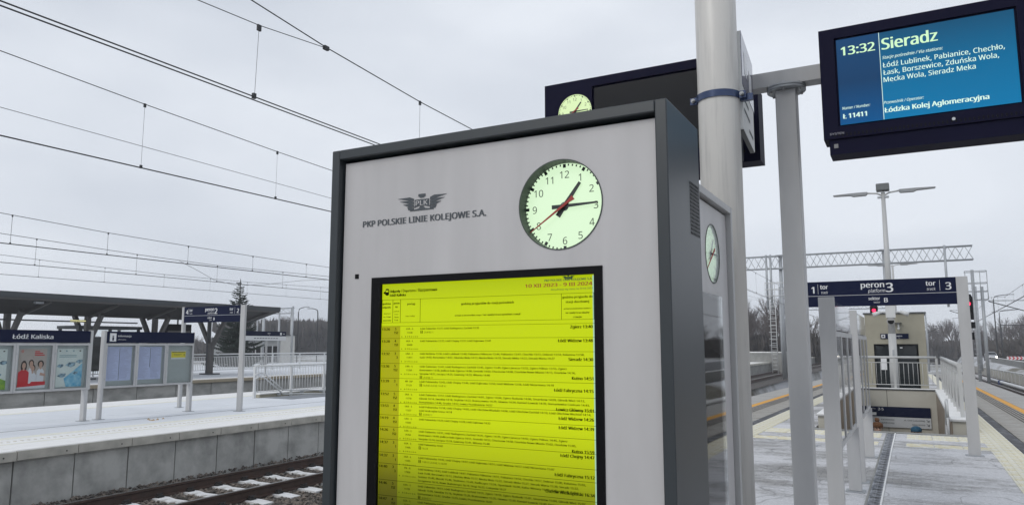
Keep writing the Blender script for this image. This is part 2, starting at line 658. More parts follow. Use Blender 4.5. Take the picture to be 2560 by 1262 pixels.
def clip_mesh():
    b = MB()
    for s in (-1, 1):
        b.box(s * 0.06, s * 0.15, -0.06, 0.06, 0.0, 0.035)
        b.tube([(s * 0.07, -0.04, 0.05), (s * 0.12, -0.05, 0.07), (s * 0.14, 0.0, 0.06), (s * 0.12, 0.05, 0.07), (s * 0.07, 0.04, 0.05)], 0.011, 5)
    me = bpy.data.meshes.new('rail_clip')
    me.from_pydata(b.v, [], b.f)
    me.materials.append(M_rubber)
    return me


ME_SL, ME_CL = sleeper_mesh(), clip_mesh()


def track(x, ys, fall, near, label, zr=-0.934):
    root = bpy.data.objects.new('railway_track', None)
    root.location = (x, 0, 0)
    COL.objects.link(root)
    struct(root, 'structure', label)
    g = gz if fall else (lambda y: 0.0)
    for s in (-1, 1):
        xx = s * 0.753
        b = MB()
        vs, fs = [], []
        n = len(rail_prof)
        for y in ys:
            vs += [(xx + a, y, g(y) + zr + c) for a, c in rail_prof]
        for i in range(len(ys) - 1):
            for j in range(n):
                k = (j + 1) % n
                fs.append((i * n + j, i * n + k, (i + 1) * n + k, (i + 1) * n + j))
        b.add(vs, fs)
        r = b.obj('rail', M_rail, root)
        t = MB()
        vs = []
        for y in ys:
            vs += [(xx - 0.03, y, g(y) + zr + 0.1765), (xx + 0.03, y, g(y) + zr + 0.1765)]
        t.add(vs, [(2 * i, 2 * i + 1, 2 * i + 3, 2 * i + 2) for i in range(len(ys) - 1)])
        t.obj('rail_head', M_railtop, r)
    y = near[0]
    while y < near[1]:
        s_ = piece('sleeper', ME_SL, root, (0, y, g(y) + zr - 0.058))
        if y < near[2]:
            for s in (-1, 1):
                piece('rail_clip', ME_CL, s_, (s * 0.753, 0, 0.062))
        y += 0.6
    return root


track(T2, [-8, 160], False, (6.05, 30, 15), 'track with rusty rails and snow topped sleepers beside the far platform wall')
track(T1, [-8, 13, 60, 150], True, (13.2, 50, 0), 'track along the left edge of the near platform')
track(T3, [-8, 13, 60, 150], True, (20, 62, 0), 'track along the right edge of the near platform')
track(-22.0, [-8, 160], False, (10, 20, 0), 'dark track just beyond the snowy middle platform')
track(-26.9, [-8, 160], False, (10, 20, 0), 'dark track under the panelled wall of the canopy platform')
track(-14.2 + 23.9 - 2.9, [80, 150], True, (90, 120, 0), 'distant siding right of the near platform')

# ================================================================== NEAR PLATFORM (3)
YP_ = [-6, 13, 70]
plat = MB()
strip(plat, EL + 0.1, ER - 0.1, [-6, 13, 16.1], -0.06, -1.2)
strip(plat, EL + 0.1, -1.83, [16.11, 27.6], -0.06, -1.2)
strip(plat, 0.93, ER - 0.1, [16.11, 27.6], -0.06, -1.2)
strip(plat, EL + 0.1, ER - 0.1, [27.61, 70], -0.06, -1.2)
p3 = struct(plat.obj('platform', M_concd), label='near island platform with thin trodden snow')
pv = MB()
for (x0, x1, ys) in ((-3.0, -0.52, [-6, 13, 16.1]), (-0.36, 1.38, [-6, 13, 16.1]), (-3.0, -1.83, [16.105, 27.6]), (0.93, 1.38, [16.105, 27.6]), (-3.0, 1.38, [27.605, 70])):
    strip(pv, x0, x1, ys, 0.0, -0.055)
pv.obj('paving', M_paving, p3)
for x0, x1 in ((-3.16, -3.01), (1.39, 1.55)):
    strip(MB(), x0, x1, YP_, 0.003, -0.05).obj('drain_strip', M_dstrip, p3)
# edge slabs, one by one
slab = MB().box(-0.955, 0.955, -0.490, 0.490, -0.05, 0.0)
ME_SLAB = bpy.data.meshes.new('edge_slab'); ME_SLAB.from_pydata(slab.v, [], slab.f); ME_SLAB.materials.append(M_slab)
for side, xc in (('r', 2.53), ('l', -4.13)):
    y = 9.5
    while y < 69:
        piece('edge_slab', ME_SLAB, p3, (xc, y, gz(y) + rnd.uniform(-0.002, 0.002)), (math.atan(-0.013) if y > 13 else 0, 0, 0))
        y += 1.0
    strip(MB(), xc - 0.955, xc + 0.955, [-6, 9.0], 0.0, -0.05).obj('edge_slab', M_slab, p3)
strip(MB(), 2.62, ER + 0.0, YP_, 0.006, -0.02).obj('edge_band', M_slabl, p3)
strip(MB(), EL, -4.24, YP_, 0.006, -0.02).obj('edge_band', M_slabl, p3)
strip(MB(), 2.42, 2.60, YP_, 0.008, -0.02).obj('yellow_line', M_yellow, p3)
strip(MB(), -4.22, -4.04, YP_, 0.008, -0.02).obj('yellow_line', M_yellow, p3)
for k in range(4):
    strip(MB(), 2.08 + 0.085 * k, 2.115 + 0.085 * k, YP_, 0.007, -0.02).obj('groove', M_groove, p3)
    strip(MB(), -3.98 + 0.085 * k, -3.945 + 0.085 * k, YP_, 0.007, -0.02).obj('groove', M_groove, p3)
for x0, x1 in ((ER - 0.02, ER + 0.06), (EL - 0.06, EL + 0.02)):
    strip(MB(), x0, x1, YP_, 0.0, -0.16).obj('coping', M_conc, p3)
# tactile slabs with raised bars
tb = MB().box(-0.195, 0.195, -0.195, 0.195, -0.04, 0.006)
for k in range(5):
    tb.box(-0.165 + k * 0.077, -0.135 + k * 0.077, -0.185, 0.185, 0.006, 0.012)
ME_TAC = bpy.data.meshes.new('tactile_slab'); ME_TAC.from_pydata(tb.v, [], tb.f); ME_TAC.materials.append(M_cream)
tb = MB().box(-0.195, 0.195, -0.195, 0.195, -0.04, 0.006)
for i in range(5):
    for j in range(5):
        u, v = -0.15 + i * 0.075, -0.15 + j * 0.075
        tb.add([(u - .018, v - .018, .006), (u + .018, v - .018, .006), (u + .018, v + .018, .006), (u - .018, v + .018, .006), (u - .01, v - .01, .012), (u + .01, v - .01, .012), (u + .01, v + .01, .012), (u - .01, v + .01, .012)],
               [(4, 5, 6, 7), (0, 1, 5, 4), (1, 2, 6, 5), (2, 3, 7, 6), (3, 0, 4, 7)])
ME_DOT = bpy.data.meshes.new('tactile_slab'); ME_DOT.from_pydata(tb.v, [], tb.f); ME_DOT.materials.append(M_cream)
y = 8.8
while y < 36:
    piece('tactile_slab', ME_TAC, p3, (1.17, y, gz(y)))
    y += 0.4
strip(MB(), 0.98, 1.365, [36, 70], 0.006, -0.04).obj('tactile_strip', M_cream, p3)
y = 11.2
while y < 36:
    piece('tactile_slab', ME_TAC, p3, (-2.78, y, gz(y)))
    y += 0.4
x = -2.38
while x < 0.99:
    if abs(x + 0.44) > 0.2:
        piece('tactile_slab', ME_TAC, p3, (x, 13.9, gz(13.9)), (0, 0, R(90)))
        for yy in (15.1, 15.5):
            piece('tactile_slab', ME_DOT, p3, (x, yy, gz(yy)))
    x += 0.4
strip(MB(), -1.8, 0.9, [15.86, 16.1], 0.012, -0.04).obj('step_edge', M_conc, p3)

# drainage channel with slotted gratings
dr = thing('drainage_channel', 'slotted drainage channel half full of snow running towards the stairs', 'drain', (-0.44, 0, 0))
gb = MB()
gb.box(-0.058, -0.046, -0.245, 0.245, -0.03, 0.004).box(0.046, 0.058, -0.245, 0.245, -0.03, 0.004)
gb.box(-0.004, 0.004, -0.245, 0.245, -0.03, 0.002)
for k in range(14):
    yy = -0.235 + k * 0.036
    gb.box(-0.047, 0.047, yy, yy + 0.013, -0.028, 0.001)
ME_GR = bpy.data.meshes.new('grating'); ME_GR.from_pydata(gb.v, [], gb.f); ME_GR.materials.append(mat('cast_grating', (0.045, 0.047, 0.05), 0.7, col2=(0.42, 0.44, 0.48), vscale=9, lo=0.36, hi=0.62))
y = 6.0
while y < 16:
    piece('grating', ME_GR, dr, (0.0, y, gz(y)))
    y += 0.5
strip(MB(), -0.046, 0.046, [5.7, 13, 16.08], -0.012, -0.05).obj('channel_floor', mat('channel_dirt', (0.10, 0.10, 0.11), 0.9, col2=(0.60, 0.62, 0.66), vscale=5, lo=0.35, hi=0.6), dr)
strip(MB(), 0.06, 0.078, [5.7, 13, 16.08], 0.012, -0.04).obj('channel_rim', M_snow, dr)
strip(MB(), -0.08, -0.06, [5.7, 13, 16.08], 0.006, -0.04).obj('channel_rim', M_conc, dr)

# ------------------------------------------------ stairwell in the near platform
st = struct(bpy.data.objects.new('stairwell', None), label='stairs going down under the near platform'); COL.objects.link(st)
b = MB()
for i in range(26):
    y0 = 16.1 + 0.34 * i
    b = MB().box(-1.5, 0.6, y0, y0 + 0.34, -0.055 - 0.17 * (i + 1) - 0.4, -0.055 - 0.17 * (i + 1) + 0.16 - 0.16)
    b.obj('stair_step', M_conc, st)
MB().box(-1.5, 0.6, 24.95, 27.3, -5.0, -4.6).obj('landing', M_conc, st)
MB().box(-1.5, 0.6, 15.95, 16.1, -5.0, -0.065).obj('stair_wall', M_conc, st)
# side and far walls of the opening with snow on the coping
wr = thing('stair_parapet', 'low rendered parapet on the right of the stair opening with snow on top', 'parapet wall', (0, 0, 0))
MB().box(0.6, 0.9, 16.72, 27.3, -5.0, 0.16).obj('wall', M_tanw, wr)
MB().box(0.585, 0.6, 16.76, 27.28, -5.0, 0.12).obj('tiled_face', M_brownw, wr)
MB().box(0.56, 0.94, 16.66, 27.3, 0.16, 0.19).obj('coping', M_steel, wr)
MB().box(0.58, 0.92, 16.7, 27.3, 0.19, 0.205).obj('snow_cap', M_snow, wr)
wl = thing('stair_parapet', 'low rendered parapet on the left of the stair opening, behind the notice cases', 'parapet wall', (0, 0, 0))
MB().box(-1.8, -1.5, 16.72, 27.3, -5.0, 0.16).obj('wall', M_tanw, wl)
MB().box(-1.84, -1.46, 16.66, 27.3, 0.16, 0.19).obj('coping', M_steel, wl)
MB().box(-1.82, -1.48, 16.7, 27.3, 0.19, 0.205).obj('snow_cap', M_snow, wl)
wf = thing('stair_end_wall', 'cream end wall of the stair opening in front of the lift', 'wall', (0, 0, 0))
MB().box(-1.8, 0.94, 27.3, 27.6, -5.0, 0.17).obj('wall', mat('cream_render', (0.47, 0.455, 0.40), 0.8, var=0.05, vscale=2), wf)
MB().box(-1.84, 0.96, 27.26, 27.66, 0.17, 0.2).obj('coping', M_roof, wf)
MB().box(-1.82, 0.94, 27.3, 27.64, 0.2, 0.215).obj('snow_cap', M_snow, wf)
MB().box(-0.82, -0.805, 27.295, 27.3, -5.0, 0.16).obj('joint', M_groove, wf)

sg = thing('direction_sign', 'blue and white direction sign below ground on the stair end wall', 'sign', (0, 27.24, 0))
MB().box(-1.42, 0.4, 0.0, 0.05, -0.69, -0.37).obj('blue_panel', M_signblue, sg)
MB().box(-1.42, 0.4, 0.0, 0.05, -1.02, -0.693).obj('white_panel', mat('sign_grey', (0.5, 0.52, 0.54), 0.5), sg)
lettering([('perony', -1.35, -0.455, 0.05), ('2-5', -1.09, -0.49, 0.1, {'bold': .04})], 'lettering', M_signwhite, sg, -0.004)
MB().box(-1.27, -1.15, -0.004, -0.001, -0.65, -0.56).obj('pictogram', M_signwhite, sg)
lettering([('Karolewska', -1.02, -0.80, 0.06, {'bold': .03, 'w': .38}), ('dw. autobusowy', -0.64, -0.90, 0.06, {'al': 'R', 'bold': .03, 'w': .5}), ('al. Unii Lubelskiej', 0.22, -0.80, 0.06, {'al': 'R', 'bold': .03, 'w': .58}),
           ('Atlas Arena', 0.22, -0.93, 0.06, {'al': 'R', 'bold': .03, 'w': .36})], 'lettering', M_ink, sg, -0.004)
for zz in (-0.79, -0.92):
    ar = MB()
    ar.bar((0.27, -0.004, zz + 0.05), (0.34, -0.004, zz - 0.01), 0.004, 0.014)
    ar.bar((0.345, -0.004, zz - 0.012), (0.29, -0.004, zz - 0.012), 0.004, 0.014)
    ar.bar((0.345, -0.004, zz - 0.012), (0.345, -0.004, zz + 0.04), 0.014, 0.004)
    ar.obj('arrow', M_ink, sg)


# ------------------------------------------------ railings
def railing(root, p, q, h, bays, nb, thick=0.05, zf=None, lower=0.12, post=0.035, bar_r=0.008, mt=None, second=True):
    """top rail, sub rail, posts, single balusters between two points (world coordinates relative to root)"""
    mt = mt or M_lightsteel
    p, q = Vector(p), Vector(q)
    MB().tube([p + Vector((0, 0, h)), q + Vector((0, 0, h))], thick, 12).obj('handrail', mt, root)
    if second:
        MB().tube([p + Vector((0, 0, h - 0.17)), q + Vector((0, 0, h - 0.17))], 0.014, 8).obj('upper_rail', mt, root)
    MB().tube([p + Vector((0, 0, lower)), q + Vector((0, 0, lower))], 0.014, 8).obj('lower_rail', mt, root)
    d = (q - p)
    for i in range(bays + 1):
        c = p + d * (i / bays)
        MB().box(-post, post, -post, post, 0, h - thick * 0.6).obj('post', mt, root, loc=c)
    top = h - (0.17 if second else thick)
    bl = MB().tube([(0, 0, lower), (0, 0, top)], bar_r, 5)
    me = None
    for i in range(bays):
        for j in range(1, nb):
            c = p + d * ((i + j / nb) / bays)
            if me is None:
                o = bl.obj('baluster', mt, root, loc=c)
                me = o.data
            else:
                piece('baluster', me, root, c)


rl = thing('railing', 'pale grey railing on the end wall of the stairs, in front of the lift door', 'railing', (0, 27.42, 0.215))
railing(rl, (-1.75, 0, 0), (0.66, 0, 0), 1.0, 2, 9, thick=0.04)
rr = thing('railing', 'pale grey railing with round cut handrail end along the right stair parapet', 'railing', (0.80, 17.2, 0.205))
railing(rr, (0, 0, 0), (0, 10.15, 0), 1.0, 7, 11, thick=0.05)
rL = thing('railing', 'railing along the left stair parapet, seen through the notice cases', 'railing', (-1.65, 17.2, 0.205))
railing(rL, (0, 0, 0), (0, 10.15, 0), 1.0, 7, 11, thick=0.05)
# brushed handrail ends curling at the head of the stairs
hr = thing('stair_handrail', 'steel double handrail curling over at the head of the stairs', 'handrail', (0, 0, 0))
MB().tube([(0.52, 16.55, 0.25), (0.52, 16.5, 0.47), (0.52, 16.62, 0.56), (0.52, 16.78, 0.5), (0.52, 17.1, 0.2), (0.52, 18.6, -0.55), (0.52, 24, -3.2)], 0.028, 10).obj('upper_rail', M_white, hr)
MB().tube([(0.52, 16.55, 0.25), (0.52, 16.55, -0.1), (0.52, 17.0, -0.25), (0.52, 18.6, -0.85), (0.52, 24, -3.5)], 0.022, 10).obj('lower_rail', M_white, hr)
MB().tube([(0.52, 17.4, -0.9), (0.52, 17.4, 0.05)], 0.025, 8).obj('bracket_post', M_steel, hr)

# ------------------------------------------------ lift building behind the stairs
lf = thing('lift_building', 'tan rendered lift building with dark glass doors behind the stairs', 'lift building', (-0.5, 30, -0.22))
h = 2.95
MB().box(-0.97, -0.72, 0, 2.4, 0, h).obj('wall', M_tan, lf)
MB().box(0.70, 0.95, 0, 2.4, 0, h).obj('wall', M_tan, lf)
MB().box(-0.72, 0.70, 0, 0.25, 1.87, h).obj('wall', M_tan, lf)
MB().box(-0.72, 0.70, 2.15, 2.4, 0, h).obj('wall', M_tan, lf)
MB().box(-1.02, 1.0, -0.05, 2.45, h, h + 0.05).obj('roof_edge', M_roof, lf)
dfr = MB()
dfr.box(-0.72, 0.70, 0.06, 0.12, 1.80, 1.87).box(-0.72, -0.66, 0.06, 0.12, 0, 1.8).box(0.64, 0.70, 0.06, 0.12, 0, 1.8).box(-0.03, 0.03, 0.07, 0.11, 0, 1.8)
dd = dfr.obj('door_frame', M_black, lf)
M_doorglass = mat('dark_door_glass', (0.012, 0.016, 0.018), 0.08)
MB().box(-0.66, -0.03, 0.08, 0.1, 0, 1.8).obj('door_pane', M_doorglass, lf)
MB().box(0.03, 0.64, 0.08, 0.1, 0, 1.8).obj('door_pane', M_doorglass, lf)
MB().box(-0.52, -0.33, 0.062, 0.075, 0.95, 1.42).obj('notice', M_signwhite, lf)
MB().box(0.12, 0.2, 0.062, 0.075, 1.72, 1.76).obj('notice', M_signwhite, lf)
es = thing('exit_sign', 'small blue exit sign above the lift doors', 'sign', (-0.5, 29.96, -0.22))
MB().box(-0.48, 0.42, 0, 0.035, 2.06, 2.24).obj('sign_panel', M_signblue, es)
lettering([('wyjście', 0.12, 2.14, 0.05, {'al': 'C', 'bold': .04}), ('exit', 0.12, 2.085, 0.028, {'al': 'C'})], 'lettering', M_signwhite, es, -0.004)
MB().box(-0.45, -0.33, -0.004, -0.001, 2.09, 2.21).obj('pictogram', M_signwhite, es)
MB().box(-0.42, -0.36, -0.008, -0.005, 2.12, 2.18).obj('pictogram', M_signblue, es)
cl = thing('wall_camera', 'white camera under a dark shelf on the lift building wall', 'camera', (-0.38, 29.9, 2.28))
MB().box(-0.14, 0.1, -0.1, 0.1, 0.1, 0.125).obj('shelf', M_roof, cl)
MB().tube([(0, 0, 0.1), (0, 0, -0.06)], 0.03, 8).tube([(0, 0, -0.05), (0, 0, -0.13)], 0.05, 10, r2=0.035).obj('body', M_white, cl)

# ------------------------------------------------ lamp posts on the near platform


def lamp_post(label, loc, h, s=1.0, box=True):
    t = thing('lamp_post', label, 'lamp post', loc, group='lamp posts on the near platform')
    MB().tube([(0, 0, 0), (0, 0, 2.2)], 0.125, 16).tube([(0, 0, 2.2), (0, 0, h)], 0.115, 16, r2=0.065).obj('pole', M_lightsteel, t)
    if box:
        MB().box(-0.21, 0.21, -0.2, 0.2, h + 0.05, h + 0.30).obj('top_housing', mat('lamp_box', (0.13, 0.14, 0.14), 0.6), t, bevel=0.03)
    for sx in (-1, 1):
        MB().tube([(0, 0, h - 0.25), (sx * 0.05, 0, h - 0.1), (sx * 0.2, 0, h - 0.02), (sx * 0.52, 0, h + 0.02)], 0.03, 8).obj('arm', M_lightsteel, t)
        l_ = MB()
        l_.prism([(0.5, -0.02), (0.55, -0.06), (0.95, -0.065), (1.05, -0.02), (1.6, 0.0), (1.62, 0.03), (1.02, 0.05), (0.5, 0.05)], -0.11, 0.11)
        if sx < 0:
            l_.v = [(-x, y, z) for x, y, z in l_.v]
        l_.obj('luminaire', mat('luminaire_grey', (0.27, 0.28, 0.29), 0.5), t, loc=(0, 0, h))
    if box:
        k = MB()
        k.box(-0.18, 0.18, -0.06, 0.06, h - 0.2, h - 0.14)
        k.obj('bracket', M_galv, t)
        sp = MB().tube([(0, -0.2, 2.67), (0, -0.33, 2.62)], 0.05, 12, r2=0.13).obj('loudspeaker', M_steel, t)
        MB().tube([(0, -0.335, 2.62), (0, -0.34, 2.62)], 0.10, 12).obj('cone', M_black, sp)
        for sx in (-1, 1):
            MB().tube([(0, 0, 2.9), (sx * 0.25, -0.05, 2.95), (sx * 0.5, -0.1, 2.85)], 0.03, 8).tube([(sx * 0.3, -0.1, 2.95), (sx * 0.55, -0.12, 2.85)], 0.05, 10, r2=0.085).obj('loudspeaker_arm', M_white, t)
        MB().box(-0.15, 0.15, -0.13, 0.13, 2.75, 3.15).obj('junction_box', M_white, t)
        for zz in (1.3, 0.2):
            MB().box(-0.02, 0.04, -0.132, -0.118, zz, zz + 0.35).obj('service_hatch', M_galv, t)
    return t


lamp_post('tall twin arm lamp post with grey box on top before the lift building', (-0.58, 28.7, -0.2), 7.15)
lamp_post('farther twin arm lamp post, small above the platform 3 sign', (-0.9, 60, -0.6), 8.0, box=False)

# ================================================================== INFORMATION KIOSKS
KW, KH, KD = 1.308, 2.337, 0.37
M_yscr = glow_mat('timetable_screen', [(0.30, (0.09, 0.11, 0.0)), (0.38, (0.22, 0.26, 0.0)), (0.47, (0.42, 0.50, 0.0)), (0.58, (0.56, 0.68, 0.0)), (0.93, (0.53, 0.66, 0.0)), (1.0, (0.42, 0.53, 0.0))], 'z', 1 / 1.1, -0.65)
M_yscr2 = glow_mat('timetable_tint', [(0.30, (0.06, 0.06, 0.0)), (0.39, (0.13, 0.13, 0.0)), (0.48, (0.28, 0.28, 0.0)), (0.58, (0.39, 0.40, 0.0)), (1.0, (0.36, 0.37, 0.0))], 'z', 1 / 1.1, -0.65)
M_tink = mat('screen_ink', (0.004, 0.008, 0.002), 0.7, spec=0.05)


def clock(parent, c, y, r, dial_mat, hands=True, name='clock', back=0.045):
    """dial sunk behind the panel, numerals, ticks and hands; centre c=(x,z)"""
    d = MB().ring(c, 0.0001, r, y, y + 0.004, 64).obj('clock_dial', dial_mat, parent)
    tk = MB()
    for i in range(60):
        a = math.pi / 2 - 2 * math.pi * i / 60
        big = i % 5 == 0
        r0, r1, w = (r * 0.87, r * 0.955, r * 0.07) if big else (r * 0.91, r * 0.955, r * 0.032)
        p = Vector((math.cos(a), 0, math.sin(a)))
        n_ = Vector((-math.sin(a), 0, math.cos(a))) * (w / 2)
        o = Vector((c[0], y - 0.002, c[1]))
        tk.add([o + p * r0 - n_, o + p * r1 - n_, o + p * r1 + n_, o + p * r0 + n_], [(0, 1, 2, 3)])
    tk.obj('minute_marks', M_hand, d)
    it = []
    for i in range(1, 13):
        a = math.pi / 2 - 2 * math.pi * i / 12
        rr = r * 0.735
        it.append((str(i), c[0] + rr * math.cos(a), c[1] + rr * math.sin(a) - r * 0.10, r * 0.20, {'al': 'C', 'font': 'sans', 'res': 5}))
    lettering(it, 'numerals', M_hand, d, y - 0.002)
    if hands:
        def hand(ang, l0, l1, w0, w1, yy, m, nm):
            a = math.radians(90 - ang)
            p, q = Vector((math.cos(a), 0, math.sin(a))), Vector((-math.sin(a), 0, math.cos(a)))
            o = Vector((c[0], 0, c[1]))
            pts = [o - p * l0 - q * w0, o + p * l1 - q * w1, o + p * l1 + q * w1, o - p * l0 + q * w0]
            MB().prism([(v.x, v.z) for v in pts], y - yy, y - yy + 0.003).obj(nm, m, parent)
        hand(37, r * .26, r * .63, r * .06, r * .032, 0.008, M_hand, 'hour_hand')
        hand(88.5, r * .28, r * .80, r * .045, r * .018, 0.013, M_hand, 'minute_hand')
        hand(236, r * .24, r * .99, r * .03, r * .006, 0.019, M_handred, 'second_hand')
        a = math.radians(90 - 236)
        MB().ring(c, 0.0001, r * 0.10, y - 0.006, y - 0.004, 24).obj('hub', mat('hub_grey', (0.11, 0.15, 0.14), 0.5), parent)
        MB().prism([(c[0] - r * .30 * math.cos(a) + r * .055 * math.sin(a), c[1] - r * .30 * math.sin(a) - r * .055 * math.cos(a)), (c[0] - r * .30 * math.cos(a) - r * .055 * math.sin(a), c[1] - r * .30 * math.sin(a) + r * .055 * math.cos(a)), (c[0], c[1])], y - 0.0195, y - 0.0165).obj('counterweight', M_handred, parent)
    return d


def wing_logo(c, w, material, parent, y):
    """winged rail emblem: two four-feather wings, rail head, letter plate and foot"""
    b = MB()
    s = w / 2.0
    for sx in (-1, 1):
        for k in range(4):
            z0 = 0.16 - k * 0.165
            tipx = (1.0, 0.92, 0.78, 0.60)[k]
            tipz = (0.30, 0.13, -0.05, -0.22)[k]
            p = [(0.33, z0 + 0.06), (0.5, z0 + 0.105 + .02 * (3 - k)), (tipx, tipz), (0.55, z0 - 0.055 + .015 * (3 - k)), (0.33, z0 - 0.07)]
            p = [(c[0] + sx * a * s, c[1] + q * s) for a, q in p]
            b.prism([(a, c[1] + (q - c[1]) * 0.62) for a, q in p], y, y + 0.0015)
    for p in ([(-0.14, .42), (.14, .42), (.15, .30), (.06, .22), (-.06, .22), (-.15, .30)],
              [(-.29, .14), (.29, .14), (.29, -.20), (-.29, -.20)],
              [(-.06, -.22), (.06, -.22), (.14, -.33), (.48, -.385), (.48, -.43), (-.48, -.43), (-.48, -.385), (-.14, -.33)],
              [(-.25, -.20), (-.12, -.20), (-.3, -.27), (-.36, -.22)], [(.25, -.20), (.12, -.20), (.3, -.27), (.36, -.22)]):
        b.prism([(c[0] + a * s, c[1] + q * s * 0.66) for a, q in p], y, y + 0.0015)
    return b.obj('winged_emblem', material, parent)


def kiosk_body(label, loc, rz, on):
    fm = M_frame if on else mat('kiosk_frame_sky_sheen', (0.40, 0.40, 0.40), 0.4)  # same casing paint; grazing sky reflection put into a lighter grey
    k = thing('information_kiosk', label, 'information kiosk', loc, rz, 'tall information kiosks with clock and screen')
    fw = 0.037
    # frame: one hood around the recessed front panel
    f = MB()
    f.box(0, fw, 0, KD, 0.0, KH).box(KW - fw, KW, 0, KD, 0.0, KH).box(fw, KW - fw, 0, KD, KH - fw, KH)
    f.box(fw, KW - fw, KD - 0.02, KD, 0.0, KH - fw)
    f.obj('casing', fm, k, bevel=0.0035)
    if on:
        pass
    cx, cz, cr_ = 0.942, 2.05, 0.145
    # front panel with a round hole for the clock and a rectangular one for the screen
    yf, yb = 0.028, 0.05
    x0, x1, z0, z1 = fw + 0.008, KW - fw - 0.008, 0.08, KH - fw - 0.012
    bx0, bx1, bz0, bz1 = 0.185, 1.085, 0.33, 1.845
    p = MB()
    for a in (yf,):
        # rectangle around the screen hole
        p.quad((x0, a, z0), (bx0, a, z0), (bx0, a, bz1), (x0, a, bz1))
        p.quad((bx1, a, z0), (x1, a, z0), (x1, a, bz1), (bx1, a, bz1))
        p.quad((bx0, a, z0), (bx1, a, z0), (bx1, a, bz0), (bx0, a, bz0))
        # above: square cell around the clock, then left/right
        q0, q1 = cx - 0.2, cx + 0.2
        p.quad((x0, a, bz1), (q0, a, bz1), (q0, a, z1), (x0, a, z1))
        p.quad((q1, a, bz1), (x1, a, bz1), (x1, a, z1), (q1, a, z1))
        n = 64
        vs, fs = [], []
        for i in range(n):
            t = 2 * math.pi * i / n
            c, s = math.cos(t), math.sin(t)
            vs.append((cx + cr_ * c, a, cz + cr_ * s))
            m_ = min(0.2 / abs(c) if abs(c) > 1e-6 else 9, (((z1 - cz) if s > 0 else (cz - bz1)) / abs(s)) if abs(s) > 1e-6 else 9)
            vs.append((cx + m_ * c, a, cz + m_ * s))
        for i in range(n):
            j = (i + 1) % n
            fs.append((2 * i, 2 * i + 1, 2 * j + 1, 2 * j))
        p.add(vs, fs)
        for sx, xx in ((1, q1), (-1, q0)):   # the four corners the fan leaves open
            for zz in (z1, bz1):
                ang = [i for i in range(n)]
                pts = []
                for i in range(n):
                    t = 2 * math.pi * i / n
                    c, s = math.cos(t), math.sin(t)
                    if (c > 0) == (sx > 0) and (s > 0) == (zz == z1):
                        m1 = 0.2 / max(abs(c), 1e-6)
                        m2 = abs(zz - cz) / max(abs(s), 1e-6)
                        pts.append((m1, m2, c, s))
                side = [(cx + m1 * c, cz + m1 * s) for m1, m2, c, s in pts if m1 <= m2]
                topp = [(cx + m2 * c, cz + m2 * s) for m1, m2, c, s in pts if m2 < m1]
                if side and topp:
                    e = max(side, key=lambda w: abs(w[1] - cz))
                    g = max(topp, key=lambda w: abs(w[0] - cx))
                    p.add([(e[0], a, e[1]), (xx, a, zz), (g[0], a, g[1])], [(0, 1, 2)])
    # outer and inner returns
    p.box(x0, x0 + 0.003, yf + 0.0005, yb, z0, z1).box(x1 - 0.003, x1, yf + 0.0005, yb, z0, z1).box(x0 + 0.003, x1 - 0.003, yf + 0.0005, yb, z1 - 0.003, z1)
    p.obj('front_panel', M_panel, k)
    # dark reveal behind the panel
    MB().box(fw, KW - fw, 0.09, 0.1, 0.05, KH - fw).obj('back_plate', M_dark, k)
    # clock bore: short tube, glass rim
    tb = MB().ring((cx, cz), cr_ - 0.0005, cr_ + 0.003, yf - 0.0025, yf + 0.05, 64).obj('clock_bore', mat('bore_green_black', (0.035, 0.05, 0.042), 0.5), k)
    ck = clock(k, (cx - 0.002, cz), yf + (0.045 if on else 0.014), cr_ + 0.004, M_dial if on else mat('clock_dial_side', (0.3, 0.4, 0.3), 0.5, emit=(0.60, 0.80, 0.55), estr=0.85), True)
    # screen
    s = MB()
    s.box(bx0, 0.227, yf - 0.004, 0.06, bz0, bz1).box(1.057, bx1, yf - 0.004, 0.06, bz0, bz1)
    s.box(0.227, 1.057, yf - 0.004, 0.06, 1.82, bz1).box(0.227, 1.057, yf - 0.004, 0.06, bz0, 0.37)
    s.obj('screen_bezel', M_black, k)
    if on:
        scr = MB().box(0.227, 1.057, 0.036, 0.06, 0.37, 1.82).obj('screen', M_yscr, k)
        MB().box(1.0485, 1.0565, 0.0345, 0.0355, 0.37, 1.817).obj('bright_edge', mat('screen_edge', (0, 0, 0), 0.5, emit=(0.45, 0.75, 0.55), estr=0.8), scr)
    else:
        scr = MB().box(0.227, 1.057, 0.036, 0.06, 0.37, 1.82).obj('screen', M_offscreen, k)
        MB().box(bx0 + 0.003, bx1 - 0.003, yf - 0.009, yf - 0.005, bz0, bz1).obj('screen_glass', M_glass, k)
    if not on:
        MB().ring((cx, cz), 0.0001, cr_, yf - 0.001, yf + 0.002, 48).obj('clock_glass', M_clockglass, k)
    # ventilation slots on the right flank
    if on:
        v = MB()
        for i in range(7):
            for j in range(14):
                yy = 0.243 + i * 0.0168
                zz = 1.957 + j * 0.0126
                v.box(KW + 0.0004, KW + 0.0015, yy, yy + 0.0092, zz, zz + 0.0088)
        v.obj('ventilation_slots', M_black, k)
    MB().box(0.105, 0.122, yf - 0.002, yf + 0.002, 1.845, 1.862).obj('sensor_window', M_black, k)
    return k, scr


k1, scr = kiosk_body('big grey framed information kiosk in front with a lit yellow departures screen', (-1.913, 2.10, 0), 0, True)
k2, scr2 = kiosk_body('second information kiosk turned sideways behind the first, its screen dark and reflecting the platform', (-0.815, 2.72, 0), R(90), False)
